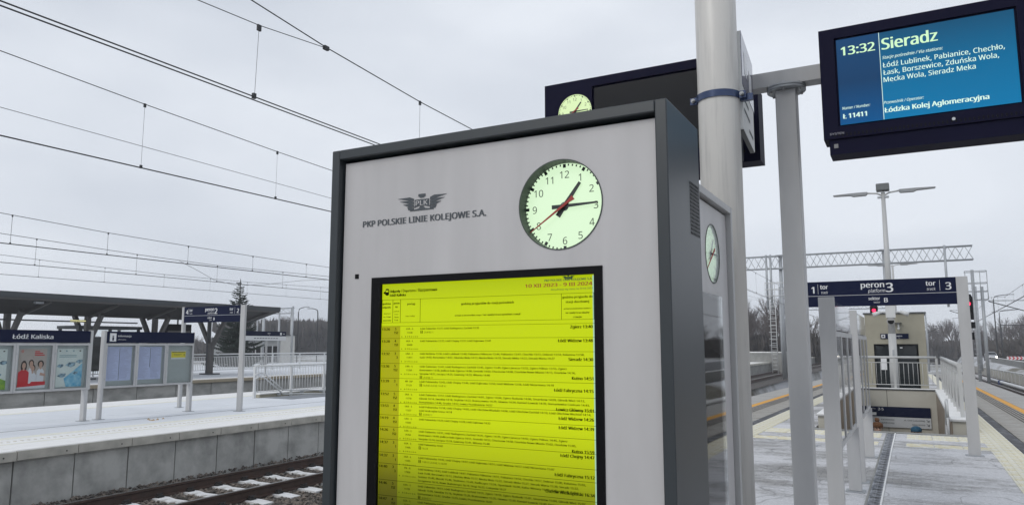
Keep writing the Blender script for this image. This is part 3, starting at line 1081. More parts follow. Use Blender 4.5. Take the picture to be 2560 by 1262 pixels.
# company lettering on the front panel
wing_logo((0.402, 2.108), 0.212, M_ink, k1, 0.0262)
lettering([('PLK', 0.402, 2.0965, 0.021, {'al': 'C', 'bold': .05, 'w': 0.052})], 'emblem_letters', M_panel, k1, 0.0255)
lettering([('PKP POLSKIE LINIE KOLEJOWE S.A.', 0.136, 2.036, 0.0275, {'font': 'sans', 'bold': .075, 'w': 0.533, 'res': 4})], 'company_lettering', M_ink, k1, 0.0262)
lettering([('PKP POLSKIE LINIE KOLEJOWE S.A.', 0.136, 2.036, 0.0275, {'font': 'sans', 'bold': .06, 'w': 0.533})], 'company_lettering', M_ink, k2, 0.0262)

# ---- the timetable, written line by line on the screen (x from left edge .227, z down from 1.82)
X0, Z0 = 0.229, 1.82
ys_ = 0.0335
B, G_ = {'bold': .035}, {}
rows = [0.152, 0.195, 0.239, 0.283, 0.335, 0.38, 0.421, 0.463, 0.504, 0.547, 0.592, 0.63, 0.686, 0.739, 0.79, 0.84, 0.89]
MB().quad((X0, 0.0352, 0.372), (X0 + 0.082, 0.0352, 0.372), (X0 + 0.082, 0.0352, Z0 - 0.152), (X0, 0.0352, Z0 - 0.152)).obj('tinted_columns', M_yscr2, scr)
ln = MB()


def hl(z, x0=0.0, x1=0.825, w=0.0009):
    ln.box(X0 + x0, X0 + x1, ys_, ys_ + 0.001, Z0 - z - w / 2, Z0 - z + w / 2)


def vl(x, z0, z1, w=0.0009):
    ln.box(X0 + x - w / 2, X0 + x + w / 2, ys_, ys_ + 0.001, Z0 - z1, Z0 - z0)


hl(0.057); hl(0.139)
for z in rows: hl(z)
for x in (0.0, 0.048, 0.082, 0.168, 0.713, 0.823): vl(x, 0.057, 0.139)
ln.obj('table_rules', M_tink, scr)
T = []


def t(s, x, z, h, **k):
    k.setdefault('font', 'sans')
    k.setdefault('res', 1)
    k['bold'] = k.get('bold', 0.0) * 1.3 + 0.06
    T.append((s, X0 + x, Z0 - z, h, k))


t('Odjazdy', 0.033, 0.031, 0.0105, bold=.06, w=.048, res=2)
t('/ Departures / Відправлення', 0.084, 0.031, 0.0105, w=.155, res=2)
t('Łódź Kaliska', 0.033, 0.045, 0.0105, bold=.06, w=.072, res=2)
t('godzina', 0.002, 0.074, 0.0085, w=.037, bold=.03); t('odjazdu', 0.002, 0.087, 0.0085, w=.037, bold=.03)
t('peron', 0.052, 0.073, 0.0085, w=.026, bold=.03); t('tor', 0.059, 0.086, 0.0085, w=.012, bold=.03)
t('pociąg', 0.112, 0.077, 0.0085, w=.034, bold=.03)
t('godziny przyjazdów do stacji pośrednich', 0.440, 0.083, 0.009, w=.205, al='C', bold=.03)
t('arrivals at intermediate stops / час прибуття на проміжні станції', 0.440, 0.121, 0.006, w=.255, al='C', bold=.03, shear=.2)
t('godzina przyjazdu do', 0.768, 0.072, 0.0085, w=.104, al='C', bold=.02); t('stacji docelowej', 0.768, 0.087, 0.0085, w=.08, al='C', bold=.02)
for q, (s, w) in enumerate((('arrival at destination station /', .094), ('час прибуття на кінцеву', .082), ('станцію', .03))):
    t(s, 0.768, 0.107 + q * 0.0135, 0.0055, w=w, al='C', bold=.02, shear=.2)
for q, s in enumerate(('departure', 'time / Година', 'відправлення')): t(s, 0.0235, 0.108 + q * 0.0125, 0.005, al='C', w=.03 + .003 * q)
for q, s in enumerate(('platform', 'track /', 'Перон', 'Колія')): t(s, 0.065, 0.101 + q * 0.0105, 0.005, al='C', w=(.024, .018, .019, .016)[q])
t('train / поїзд', 0.125, 0.119, 0.005, al='C', w=.04)
LK = 'ŁKA - Ł'
data = [
    ('13:26', '5', '152', LK, '11430', ['Łódź Żabieniec 13:31, Łódź Radogoszcz Zachód 13:35'], '25-26 XII, 1 I', 'Zgierz 13:40', .24),
    ('13:28', '4', '151', LK, '99499', ['Łódź Pabianicka 13:33, Łódź Chojny 13:37, Łódź Dąbrowa 13:41'], '', 'Łódź Widzew 13:48', .285),
    ('13:32', '3', '3', LK, '11411', ['Łódź Retkinia 13:36, Łódź Lublinek 13:40, Pabianice Północne 13:44, Pabianice 13:47, Chechło 13:51, Dobroń 13:54, Kolumna 13:58,', 'Łask 14:03, Borszewice 14:07, Zduńska Wola 14:13, Męcka Wola 14:18, Sieradz Męka 14:23, Sieradz Warta 14:27'], '', 'Sieradz 14:30', .62),
    ('13:36', '5', '152', LK, '11334', ['Łódź Żabieniec 13:41, Łódź Radogoszcz Zachód 13:45, Zgierz 13:49, Zgierz Jaracza 13:52, Zgierz Północ 13:55, Zgierz', 'Kontrewers 13:58, Jedlicze koło Zgierza 14:00, Grotniki 14:03, Chociszew 14:08, Ozorków Nowe Miasto 14:13, Ozorków 14:16,', 'Sierpów 14:21, Łęczyca 14:25, Gawrony 14:33, Witonia 14:40'], '25-26 XII, 1 I', 'Kutno 14:51', .56),
    ('13:39', '3', '1', 'KW - OsP', '71121', ['Łódź Pabianicka 13:43, Łódź Chojny 13:46, Łódź Dąbrowa 13:50, Łódź Widzew 13:56, Łódź Niciarniana 14:10'], '10-29 XII  23-25 XII, 1 I-9 III  6 I', 'Łódź Fabryczna 14:15', .515),
    ('13:52', '5', '152', LK, '11718', ['Łódź Żabieniec 13:57, Łódź Radogoszcz Zachód 14:01, Zgierz 14:04, Zgierz Rudunki 14:06, Smardzew 14:09, Glinnik Wieś 14:12,', 'Glinnik 14:14, Swędów 14:18, Stryków 14:22, Bratoszewice 14:29, Głowno 14:34, Kamień Łowicki 14:39, Domaniewice Centrum 14:43,', 'Domaniewice 14:46, Grudze 14:52, Łowicz Przedmieście 14:57'], '', 'Łowicz Główny 15:01', .62),
    ('13:53', '4', '151', LK, '11257', ['Łódź Pabianicka 13:58, Łódź Chojny 14:02, Łódź Olechów Wiadukt 14:06, Łódź Olechów Zachód 14:10, Łódź Olechów Wschód 14:14,', 'Łódź Andrzejów Szosa 14:18'], '25-26 XII, 1 I', 'Łódź Widzew 14:26', .64),
    ('14:19', '4', '151', LK, '19395', ['Łódź Pabianicka 14:24, Łódź Chojny 14:28, Łódź Dąbrowa 14:32'], '', 'Łódź Widzew 14:39', .285),
    ('14:26', '5', '152', LK, '19764', ['Łódź Żabieniec 14:31, Łódź Radogoszcz Zachód 14:35, Zgierz 14:39, Zgierz Jaracza 14:42, Zgierz Północ 14:45, Zgierz', 'Kontrewers 14:49, Jedlicze koło Zgierza 14:51, Grotniki 14:53, Chociszew 14:58, Ozorków Nowe Miasto 15:02, Ozorków 15:05,', 'Sierpów 15:14, Łęczyca 15:18, Gawrony 15:41, Witonia 15:48'], '', 'Kutno 15:59', .56),
    ('14:37', '3', '1', LK, '11495', ['Łódź Pabianicka 14:42'], '15 I-2 II', 'Łódź Chojny 14:47', .1),
    ('14:37', '3', '1', LK, '11495', ['Łódź Pabianicka 14:42, Łódź Chojny 14:47, Łódź Dąbrowa 14:51, Łódź Widzew 14:57, Łódź Niciarniana 15:07'], '11 XII-12 I  25-26 XII, 1 I, 5 II-8 III', 'Łódź Fabryczna 15:12', .515),
    ('14:40', '3', '3', 'PR - R', '17909', ['Łódź Retkinia 14:43, Łódź Lublinek 14:47, Pabianice Północne 14:51, Pabianice 14:54, Chechło 14:57, Dobroń 15:00, Kolumna 15:03,', 'Łask 15:08, Borszewice 15:12, Zduńska Wola 15:17, Męcka Wola 15:22, Sieradz Męka 15:27, Sieradz Warta 15:30, Sieradz 15:32,', 'Sędzice 15:40, Błaszki 15:46, Skalmierz 15:49, Radliczyce 15:54, Opatówek 16:00, Kalisz Winiary 16:05, Kalisz 16:12, Kalisz', 'Szczypiorno 16:16, Nowe Skalmierzyce 16:19, Ociąż 16:23, Czekanów 16:27'], '', 'Ostrów Wielkopolski 16:34', .62),
    ('14:46', '5', '152', LK, '11720', ['Łódź Żabieniec 14:51, Łódź Radogoszcz Zachód 14:55, Zgierz 14:59, Zgierz Rudunki 15:01, Smardzew 15:04, Glinnik Wieś 15:07,', 'Glinnik 15:09, Swędów 15:16, Stryków 15:20, Bratoszewice 15:25, Głowno 15:30, Kamień Łowicki 15:40, Domaniewice Centrum,', 'Domaniewice 15:47, Grudze 15:55, Łowicz Przedmieście 16:01'], '25-26 XII, 1 I', '', .62),
    ('14:47', '4', '151', LK, '11261', ['Łódź Pabianicka 14:52'], '', '', .105),
]
for z, r_ in zip(rows, data):
    tm, a, c_, op, num, lines, note, dest, w = r_
    t(tm, 0.0015, z + 0.0145, 0.0105, bold=.03, w=.037, res=2)
    t(a, 0.0665, z + 0.0135, 0.0105, al='R', bold=.03, res=2); t(c_, 0.0745, z + 0.027, 0.0105, al='R', bold=.03, sx=.9, res=2)
    t(op, 0.125, z + 0.0125, 0.0075, al='C', w=.032 if len(op) > 6 else .026); t(num, 0.125, z + 0.026, 0.0075, al='C', w=.024)
    k = 0
    for i in range(9):        # service symbols
        if i != 1: t('xRkShxsno'[i], 0.089 + i * 0.0083, z + 0.039, 0.006, bold=.05)
    for q, s in enumerate(lines):
        ww = w if q == 0 else min(.66, w * len(s) / len(lines[0]))
        t(s, 0.170, z + 0.0125 + q * 0.0125, 0.0075, w=ww, bold=.015)
    if note:
        T.append((note, X0 + 0.186, Z0 - (z + 0.0125 + len(lines) * 0.0125), 0.007, {'font': 'sans', 'res': 1, 'shear': .25, 'sx': .85, 'bold': .04}))
    if dest: t(dest, 0.819, z + (0.0145 if w < .3 else 0.0285 if len(lines) < 3 else 0.0425), 0.0115, al='R', bold=.035, sx=1.04, res=2)
lettering(T, 'timetable_text', M_tink, scr, ys_)
lettering([('10 XII 2023 - 9 III 2024', X0 + .820, Z0 - .0335, .0135, {'font': 'sans', 'bold': .09, 'al': 'R', 'w': .236})], 'validity_dates', mat('dark_red_print', (0.20, 0.012, 0.005), 0.6, emit=(0.20, 0.012, 0.0), estr=0.5), scr, ys_)
lettering([('PKP POLSKIE LINIE KOLEJOWE S.A.', X0 + .820, Z0 - .0165, .0085, {'font': 'sans', 'bold': .07, 'al': 'R', 'w': .166}), ('Aktualizacja wg stanu na 29 XII 2023', X0 + .820, Z0 - .0455, .0065, {'font': 'sans', 'res': 1, 'bold': .03, 'al': 'R', 'w': .144, 'shear': .15})], 'screen_header', mat('green_ink', (0.0, 0.06, 0.03), 0.6), scr, ys_)
wing_logo((X0 + .738, Z0 - .0062), 0.045, MATS['green_ink'], scr, ys_ - 0.001)
ic = MB()
ic.prism([(X0 + .016, Z0 - .017), (X0 + .027, Z0 - .017), (X0 + .029, Z0 - .022), (X0 + .029, Z0 - .038), (X0 + .025, Z0 - .041), (X0 + .018, Z0 - .041), (X0 + .014, Z0 - .038), (X0 + .014, Z0 - .022)], ys_, ys_ + .001)
ic.prism([(X0 + .004, Z0 - .031), (X0 + .013, Z0 - .025), (X0 + .013, Z0 - .037)], ys_, ys_ + .001)
ic.obj('train_pictogram', M_tink, scr)
ic = MB().box(X0 + .016, X0 + .027, ys_ - .001, ys_ - .0002, Z0 - .029, Z0 - .022)
ic.obj('train_pictogram', M_yscr, scr)
# small boxes in front of the notes
nb = MB()
for z, r_ in zip(rows, data):
    if r_[6]:
        zz = Z0 - (z + 0.0125 + len(r_[5]) * 0.0125) - .001
        nb.box(X0 + .171, X0 + .180, ys_, ys_ + .001, zz + .0085, zz + .0097).box(X0 + .171, X0 + .180, ys_, ys_ + .001, zz, zz + .0012).box(X0 + .171, X0 + .1722, ys_, ys_ + .001, zz, zz + .0097).box(X0 + .1788, X0 + .180, ys_, ys_ + .001, zz, zz + .0097).box(X0 + .173, X0 + .178, ys_, ys_ + .001, zz + .004, zz + .0055)
nb.obj('note_symbols', M_tink, scr)

# ================================================================== COLUMN WITH CLAMPED SIGN
cp = thing('column', 'thick pale round column rising behind the kiosks with a blue clamp band', 'column', (-0.945, 4.4, 0))
MB().tube([(0, 0, 0), (0, 0, 6.5)], 0.122, 48).obj('shaft', M_column, cp)
MB().box(-0.2, 0.2, -0.2, 0.2, 0, 0.02).obj('base_plate', M_galv, cp)
M_blueband = mat('blue_band', (0.035, 0.055, 0.12), 0.22, 0.3)
for zc in (3.06, 3.84):
    c_ = MB()
    n = 40
    for i in range(n):
        a0, a1 = math.pi + R(8) + (math.pi - R(16)) * i / n, math.pi + R(8) + (math.pi - R(16)) * (i + 1) / n
        pts = []
        for rr, zz in ((0.123, zc), (0.131, zc), (0.131, zc + 0.042), (0.123, zc + 0.042)):
            pts += [(rr * math.cos(a0), rr * math.sin(a0), zz), (rr * math.cos(a1), rr * math.sin(a1), zz)]
        c_.add(pts, [(0, 1, 3, 2), (2, 3, 5, 4), (4, 5, 7, 6), (6, 7, 1, 0)])
    c_.box(-0.165, -0.121, -0.03, -0.015, zc, zc + 0.042).box(0.121, 0.165, -0.03, -0.015, zc, zc + 0.042)
    c_.box(0.126, 0.20, 0.0, 0.03, zc - 0.01, zc + 0.03)
    cb = c_.obj('clamp_band', M_blueband, cp)
    for sx in (-0.145, 0.145):
        MB().tube([(sx, -0.045, zc + 0.021), (sx, -0.03, zc + 0.021)], 0.013, 12).tube([(sx, -0.055, zc + 0.021), (sx, -0.03, zc + 0.021)], 0.009, 6).obj('bolt', mat('dull_bolt', (0.22, 0.23, 0.24), 0.45, 0.8), cb)

# a sign panel hanging off the column, read from the right
ang = math.atan2(0.62, -0.045) - math.pi / 2
sp = thing('hanging_sign', 'narrow blue and white sign clamped to the column, seen almost edge on', 'sign', (-0.812, 4.45, 0.09), ang)
MB().box(-0.03, 0, 0, 0.60, 2.80, 3.42).obj('sign_box', mat('sign_box_white', (0.60, 0.61, 0.60), 0.4), sp, bevel=0.003)
MB().box(0.0005, 0.003, 0.0, 0.62, 3.08, 3.42).obj('blue_field', mat('blue_reflective', (0.05, 0.055, 0.12), 0.12), sp)
# print too oblique to read: plain marks where the words stand
MB().box(0.0035, 0.0042, 0.12, 0.26, 3.19, 3.33).obj('pictogram', M_signwhite, sp)
MB().box(0.0035, 0.0042, 0.36, 0.50, 3.15, 3.29).obj('pictogram', M_signwhite, sp)
for q, (a, c) in enumerate(((0.06, 0.30), (0.06, 0.36), (0.30, 0.52))):
    MB().box(0.0006, 0.0014, a, c, 3.0 - q * 0.07, 3.02 - q * 0.07).obj('print_line', M_ink, sp)
MB().box(-0.028, -0.002, 0.01, 0.59, 2.794, 2.7995).obj('underside', M_roof, sp)

# ================================================================== DISPLAY GANTRY
gy = 5.15
gt = thing('display_gantry', 'grey post with bolted flange carrying a box beam between two displays', 'gantry', (-0.65, gy, 0))
MB().box(-0.066, 0.066, -0.066, 0.066, 0, 3.31).obj('post', M_steel, gt, bevel=0.008)
MB().tube([(0, 0, 3.31), (0, 0, 3.325)], 0.125, 32).obj('flange', M_galv, gt)
MB().tube([(0, 0, 3.327), (0, 0, 3.342)], 0.125, 32).obj('flange', M_galv, gt)
for a in range(6):
    x, y = 0.105 * math.cos(a * 1.047 + .5), 0.105 * math.sin(a * 1.047 + .5)
    MB().tube([(x, y, 3.295), (x, y, 3.355)], 0.009, 6).obj('bolt', M_chrome, gt)
MB().box(-1.2, 1.2, -0.06, 0.06, 3.345, 3.45).obj('beam', M_steel, gt, bevel=0.004)
MB().box(-0.25, 0.25, -0.25, 0.25, 0, 0.015).obj('base_plate', M_galv, gt)


def display(label, loc, w, screen_x, on, h=0.70):
    d = thing('departure_display', label, 'departure display', loc, group='navy departure displays on the gantry')
    # front unit: housing built as a frame round the screen
    b = MB()
    sx0, sx1 = screen_x
    z0, z1 = 2.935 - 2.85, 3.475 - 2.85
    b.box(0, sx0 - 0.012, 0, 0.19, 0, h).box(sx1 + 0.012, w, 0, 0.19, 0, h).box(sx0 - 0.012, sx1 + 0.012, 0, 0.19, z1 + 0.012, h).box(sx0 - 0.012, sx1 + 0.012, 0, 0.19, 0, z0 - 0.012)
    b.obj('housing', M_navy, d)
    MB().box(0.004, w - 0.004, 0.02, 0.185, 0.005, h - 0.005).obj('back_box', M_navy, d)
    MB().box(0.03, w - 0.03, 0.015, 0.19, -0.095, -0.001).obj('lower_duct', M_navy, d)
    g = MB()
    for i in range(int(w / 0.022)):
        g.box(0.06 + i * 0.022, 0.068 + i * 0.022, -0.0012, 0.0, 0.012, 0.03)
    g.obj('vent_row', M_black, d)
    # rear unit facing away
    MB().box(0, w + 0.034, 0.65, 0.84, 0.11, 0.655).obj('rear_housing', M_navy, d)
    MB().box(0.03, w - 0.13, 0.191, 0.649, 0.3, 0.36).obj('coupling', M_navy, d)
    if on:
        m = glow_mat('blue_screen', [(0.0, (0.0, 0.18, 0.40)), (0.55, (0.0, 0.14, 0.31)), (1.0, (0.003, 0.08, 0.18))], 'z', 1 / 0.54, -0.14)
        m2 = glow_mat('blue_screen_side', [(0.0, (0.0, 0.085, 0.26)), (0.5, (0.004, 0.045, 0.13)), (1.0, (0.004, 0.055, 0.16))], 'z', 1 / 0.54, -0.14)
        s = MB().box(sx0, sx1, 0.011, 0.015, z0, z1).obj('screen', m, d)
        MB().box(sx0, sx0 + 0.237, 0.009, 0.0105, z0, z1).obj('side_column', m2, s)
    else:
        s = MB().box(sx0, sx1, 0.011, 0.015, z0, z1).obj('screen', M_offscreen, d)
    return d, s, z0, z1


dR, sR, z0, z1 = display('right hand navy display lit blue with the train to Sieradz', (-0.402, 4.8, 2.852), 1.12, (0.098, 1.018), True)
M_dtext = mat('screen_text', (0.1, 0.1, 0.1), 0.5, emit=(0.62, 0.86, 0.72), estr=1.0)
M_dtext2 = mat('screen_text_green', (0.1, 0.1, 0.1), 0.5, emit=(0.55, 0.85, 0.50), estr=1.0)
F = {'font': 'sans', 'res': 3}


def D(s, x0, z, h, w, **k):
    k.update(font='sans', res=3, w=w)
    return (s, x0 + 0.402, z - 2.852, h, k)


lettering([D('13:32', -0.28, 3.372, 0.068, 0.19, bold=.06), D('Sieradz', -0.055, 3.367, 0.086, 0.295, bold=.055)], 'main_lettering', M_dtext2, sR, 0.0075)
lettering([D('Stacje pośrednie / Via stations:', -0.055, 3.308, 0.023, 0.317, shear=.25, bold=.02), D('Łódź Lublinek, Pabianice, Chechło,', -0.055, 3.255, 0.037, 0.615, bold=.02),
           D('Łask, Borszewice, Zduńska Wola,', -0.055, 3.209, 0.037, 0.585, bold=.02), D('Męcka Wola, Sieradz Męka', -0.055, 3.164, 0.037, 0.47, bold=.02),
           D('Numer / Number:', -0.29, 3.030, 0.021, 0.155, shear=.25, bold=.02), D('Ł 11411', -0.29, 2.973, 0.036, 0.135, bold=.09),
           D('Przewoźnik / Operator:', -0.062, 3.030, 0.021, 0.21, shear=.25, bold=.02), D('Łódzka Kolej Aglomeracyjna', -0.062, 2.977, 0.036, 0.53, bold=.08)], 'lettering', M_dtext, sR, 0.0075)
MB().box(0.3345, 0.3375, 0.0075, 0.0085, z0, z1).obj('divider_line', M_dtext, sR)
lettering([('DYSTEN', 0.037, 0.025, 0.016, {'w': .078, 'font': 'sans'})], 'maker_mark', mat('grey_print', (0.35, 0.35, 0.4), 0.5), dR, -0.002)
MB().ring((0.69, 0.033), 0.0, 0.009, -0.004, -0.001, 16).obj('lock', M_chrome, dR)
MB().box(0.055, 0.078, 0.012, 0.014, -0.055, -0.03).obj('sensor', mat('sensor_grey', (0.2, 0.2, 0.2), 0.4), dR)
dL, sL, _, _ = display('left hand navy display, dark screen, with a round lit clock at its left', (-2.306, 4.8, 2.822), 1.386, (0.39, 1.27), False)
clock(dL, (0.246, 0.462), -0.006, 0.132, M_dial2, True)
MB().ring((0.246, 0.462), 0.132, 0.137, -0.012, 0.0, 48).obj('clock_rim', M_navy, dL)

# ================================================================== PLATFORM NAME SIGNS


def platform_sign(label, loc, n, ltor, rtor, w=2.12, h=2.63):
    t_ = thing('platform_sign', label, 'sign', loc, group='navy platform number signs on two posts')
    x0, x1 = 0.10, w + 0.08
    zt, zm, zb = h - 0.005, h - 0.235, h - 0.41
    MB().box(x0, x1, -0.03, 0.03, zm + 0.004, zt).obj('upper_panel', M_signblue, t_)
    MB().box(x0, x1, -0.03, 0.03, zb, zm - 0.004).obj('lower_panel', M_signblue, t_)
    MB().box(x0, x1, -0.026, 0.026, zm - 0.004, zm + 0.004).obj('divider', M_signwhite, t_)
    MB().box(0.02, 0.10, -0.04, 0.04, 0.0, h).obj('post', M_steel, t_, bevel=0.004)
    MB().box(w + 0.08, w + 0.235, -0.03, 0.03, 0.0, h).obj('post', M_steel, t_, bevel=0.004)
    MB().box(-0.02, 0.14, -0.08, 0.08, 0, 0.012).obj('foot_plate', M_galv, t_)
    MB().box(w + 0.04, w + 0.275, -0.09, 0.09, 0, 0.012).obj('foot_plate', M_galv, t_)
    b = {'bold': .05}
    lettering([(ltor, 0.165, zm + 0.045, 0.135, b), ('tor', 0.30, zm + 0.11, 0.088, dict(b, w=.12)), ('track', 0.315, zm + 0.035, 0.052, {'w': .10, 'shear': .2}),
               ('peron', 0.90, zm + 0.112, 0.108, dict(b, w=.335)), ('platform', 1.0, zm + 0.032, 0.068, {'w': .245, 'shear': .2}), (n, 1.255, zm + 0.035, 0.175, b),
               ('tor', 1.80, zm + 0.112, 0.088, dict(b, w=.135)), ('track', 1.815, zm + 0.04, 0.052, {'w': .115, 'shear': .2}), (rtor, 2.06, zm + 0.045, 0.135, b),
               ('sektor', 1.0, zb + 0.09, 0.06, {'bold': .03, 'w': .165}), ('sector', 1.07, zb + 0.04, 0.036, {'w': .095, 'shear': .2}), ('B', 1.22, zb + 0.05, 0.085, b)], 'lettering', M_signwhite, t_, -0.033)
    MB().box(0.265, 0.269, -0.034, -0.031, zm + 0.03, zm + 0.19).box(1.985, 1.989, -0.034, -0.031, zm + 0.03, zm + 0.19).obj('rule', M_signwhite, t_)
    return t_


platform_sign('navy platform 3 sign with tracks 1 and 3, on the near platform', (-1.56, 12.95, 0), '3', '1', '3')
platform_sign('navy platform 2 sign with tracks 4 and 2 on the snowy middle platform', (-16.90, 13.05, 0), '2', '4', '2', w=2.11, h=2.60)

# ================================================================== NOTICE CASES (glazed boards on two flat legs, facing +x)


def notice_case(label, loc, length, header=True, refl=False):
    """local: y along the case 0..length, front towards +x"""
    t_ = thing('notice_case', label, 'notice case', loc, group='long glazed notice cases on flat legs')
    L_ = length
    MB().box(-0.065, 0.065, 0.0, 0.05, 0.0, 1.925).obj('leg', M_steel, t_, bevel=0.003)
    MB().box(-0.065, 0.065, L_ - 0.1, L_ - 0.03, 0.012, 0.665).obj('leg', M_steel, t_, bevel=0.003)
    MB().box(-0.012, 0.012, L_ - 0.03, L_, 0.66, 1.925).obj('end_profile', M_lightsteel, t_)
    MB().box(-0.1, 0.1, -0.06, 0.11, 0.0, 0.011).obj('foot_plate', M_galv, t_)
    MB().box(-0.1, 0.1, L_ - 0.16, L_ + 0.03, 0.0, 0.011).obj('foot_plate', M_galv, t_)
    hm = mat('header_blue_gloss', (0.10, 0.12, 0.19), 0.16, 0.5, coat=1.0) if refl else M_signblue
    MB().box(-0.035, 0.035, 0.051, L_ - 0.031, 1.66, 1.91).obj('header_panel', hm, t_)
    n = 3
    pw = (L_ - 0.05 - 0.03) / n
    for i in range(n):
        y0 = 0.05 + i * pw + 0.002
        y1 = y0 + pw - 0.004
        c = MB()
        c.box(-0.045, 0.05, y0, y0 + 0.045, 0.665, 1.645).box(-0.045, 0.05, y1 - 0.045, y1, 0.665, 1.645)
        c.box(-0.045, 0.05, y0 + 0.045, y1 - 0.045, 1.60, 1.645).box(-0.045, 0.05, y0 + 0.045, y1 - 0.045, 0.665, 0.71)
        fr = c.obj('case_frame', M_steel, t_)
        MB().box(-0.03, -0.02, y0 + 0.045, y1 - 0.045, 0.71, 1.60).obj('back_board', M_case, fr)
        MB().box(0.038, 0.042, y0 + 0.045, y1 - 0.045, 0.71, 1.60).obj('pane', M_caseglass, fr)
        for zz in (0.85, 1.42):
            MB().box(0.0505, 0.054, y0 + 0.008, y0 + 0.03, zz, zz + 0.03).obj('latch', M_galv, fr)
    return t_, [(0.05 + i * pw + 0.047, 0.05 + (i + 1) * pw - 0.047) for i in range(n)]


def flat(parent, name, m, y0, y1, z0, z1, x=-0.018):
    return MB().box(x - 0.001, x, y0, y1, z0, z1).obj(name, m, parent)


def poly(parent, name, m, pts, x=-0.0155):
    """flat print on a poster: polygon in (y,z)"""
    b = MB()
    b.add([(x, a, c) for a, c in pts], [tuple(range(len(pts)))])
    me = bpy.data.meshes.new(name); me.from_pydata(b.v, [], b.f); me.materials.append(m)
    o = bpy.data.objects.new(name, me); o.parent = parent; COL.objects.link(o)
    return o


def ell(cy, cz, ry, rz, n=18, a0=0.0, a1=2 * math.pi):
    return [(cy + ry * math.cos(a0 + (a1 - a0) * i / n), cz + rz * math.sin(a0 + (a1 - a0) * i / n)) for i in range(n)]


# case with the station name; runs off the left of the picture
ka, pk = notice_case('notice case headed Łódź Kaliska with three colourful posters', (-15.68, 9.80, 0), 2.35)
ka.rotation_euler = (0, 0, math.pi)     # turned round: full leg is the near right one
ka.rotation_euler = (0, 0, 0)
ka.location = (-15.68, 7.50, 0)
lettering([('Łódź Kaliska', 1.12, 1.735, 0.105, {'al': 'C', 'bold': .05, 'w': .80})], 'lettering', M_signwhite, ka, -0.038, 'right')
MB().box(-0.05, 0.055, 2.31, 2.36, 0.66, 1.925).obj('end_profile', M_lightsteel, ka)
P1 = mat('poster_beige', (0.52, 0.44, 0.40), 0.5, var=0.15, vscale=3)
P2 = mat('poster_pale', (0.74, 0.79, 0.76), 0.5, var=0.1, vscale=5)
P3 = mat('poster_cyan', (0.08, 0.38, 0.62), 0.5, col2=(0.35, 0.62, 0.75), vscale=9)
P4 = mat('poster_dark', (0.03, 0.08, 0.13), 0.5, col2=(0.35, 0.5, 0.6), vscale=16, lo=.45, hi=.6)
P5 = mat('poster_green', (0.30, 0.48, 0.03), 0.5, col2=(0.12, 0.3, 0.04), vscale=8)
HAIR = mat('print_hair', (0.03, 0.018, 0.014), 0.6)
SKN = mat('print_skin', (0.55, 0.33, 0.25), 0.6)
SHW = mat('print_white', (0.72, 0.72, 0.76), 0.6)
for i, (a, c) in enumerate(pk):
    y0, y1 = a + 0.05, c - 0.07
    W_ = y1 - y0
    f = flat(ka, 'poster', (P2, P1, P2)[i], y0, y1, 0.74, 1.53)
    if i == 1:
        def q(u, v): return (y0 + u * W_, 0.74 + v * 0.79)
        poly(f, 'red_band', M_red, [q(0, .04), q(1, .08), q(1, .17), q(0.5, .17), q(0.45, .13), q(0, .10)], -0.0135)
        poly(f, 'white_band', SHW, [q(0, 0), q(1, 0), q(1, .08), q(0, .04)], -0.0140)
        for (u, v, sh, hw, long_) in ((.80, .60, SHW, .13, 0), (.52, .50, SHW, .14, 0), (.46, .62, SHW, .10, 0), (.20, .58, M_red, .19, 1)):
            dx = -0.0155 + 0.0003 * (1 - u)
            poly(f, 'figure_hair', HAIR, [q(*p) for p in (ell(u, v + .02, .095 + .02 * (u > .7), .09) if not long_ else ell(u, v - .02, .11, .15))], dx)
            poly(f, 'figure_body', sh, [q(u - hw, .1), q(u + hw, .1), q(u + hw, v - .17), q(u + .06, v - .10), q(u - .06, v - .10), q(u - hw, v - .17)], dx + .0003)
            poly(f, 'figure_face', SKN, [q(*p) for p in ell(u, v, .065, .075)], dx + .0006)
            poly(f, 'figure_neck', SKN, [q(u - .03, v - .12), q(u + .03, v - .12), q(u + .03, v - .05), q(u - .03, v - .05)], dx + .0005)
        poly(f, 'figure_arm', SKN, [q(.78, .33), q(.98, .30), q(.98, .36), q(.8, .40)], -0.0135)
        for k in range(3):
            poly(f, 'red_lines', M_red, [q(.56, .83 + k * .045), q((.92, .86, .74)[k], .83 + k * .045), q((.92, .86, .74)[k], .855 + k * .045), q(.56, .855 + k * .045)])
        poly(f, 'seal', mat('print_pink', (0.55, 0.25, 0.22), 0.6), [q(*p) for p in ell(.12, .94, .05, .04)])
    else:
        def q(u, v): return (y0 + u * W_, 0.74 + v * 0.79)
        poly(f, 'lower_field', P5 if i == 0 else P3, [q(.4 if i else 0, 0), q(1, 0), q(1, .62), q(.72, .45), q(.30, .22)] if i else [q(0, 0), q(1, 0), q(1, .22), q(.6, .34), q(0, .36)])
        rr_ = random.Random(i + 3)
        for (u, v, s_) in ((.20, .30, .17), (.52, .58, .20), (.86, .66, .15), (.12, .55, .14), (.72, .36, .12)):
            poly(f, 'photo_shard', P4, [q(max(0, min(1, u + s_ * a_)), v + s_ * .6 * b_) for a_, b_ in ((-1, -.1), (-.2, .55), (1, .5), (.9, -.2), (.1, -.6))], -0.0150)
        for k in range(2):
            poly(f, 'title_line', mat('print_teal', (0.18, 0.33, 0.38), 0.6), [q(.08, .82 - k * .04), q(.75, .82 - k * .04), q(.75, .835 - k * .04), q(.08, .835 - k * .04)])
        for u in (.1, .35, .62, .88):
            poly(f, 'logo_mark', HAIR if u in (.1, .88) else MATS['print_teal'], [q(u - .03, .93), q(u + .03, .93), q(u + .03, .96), q(u - .03, .96)])

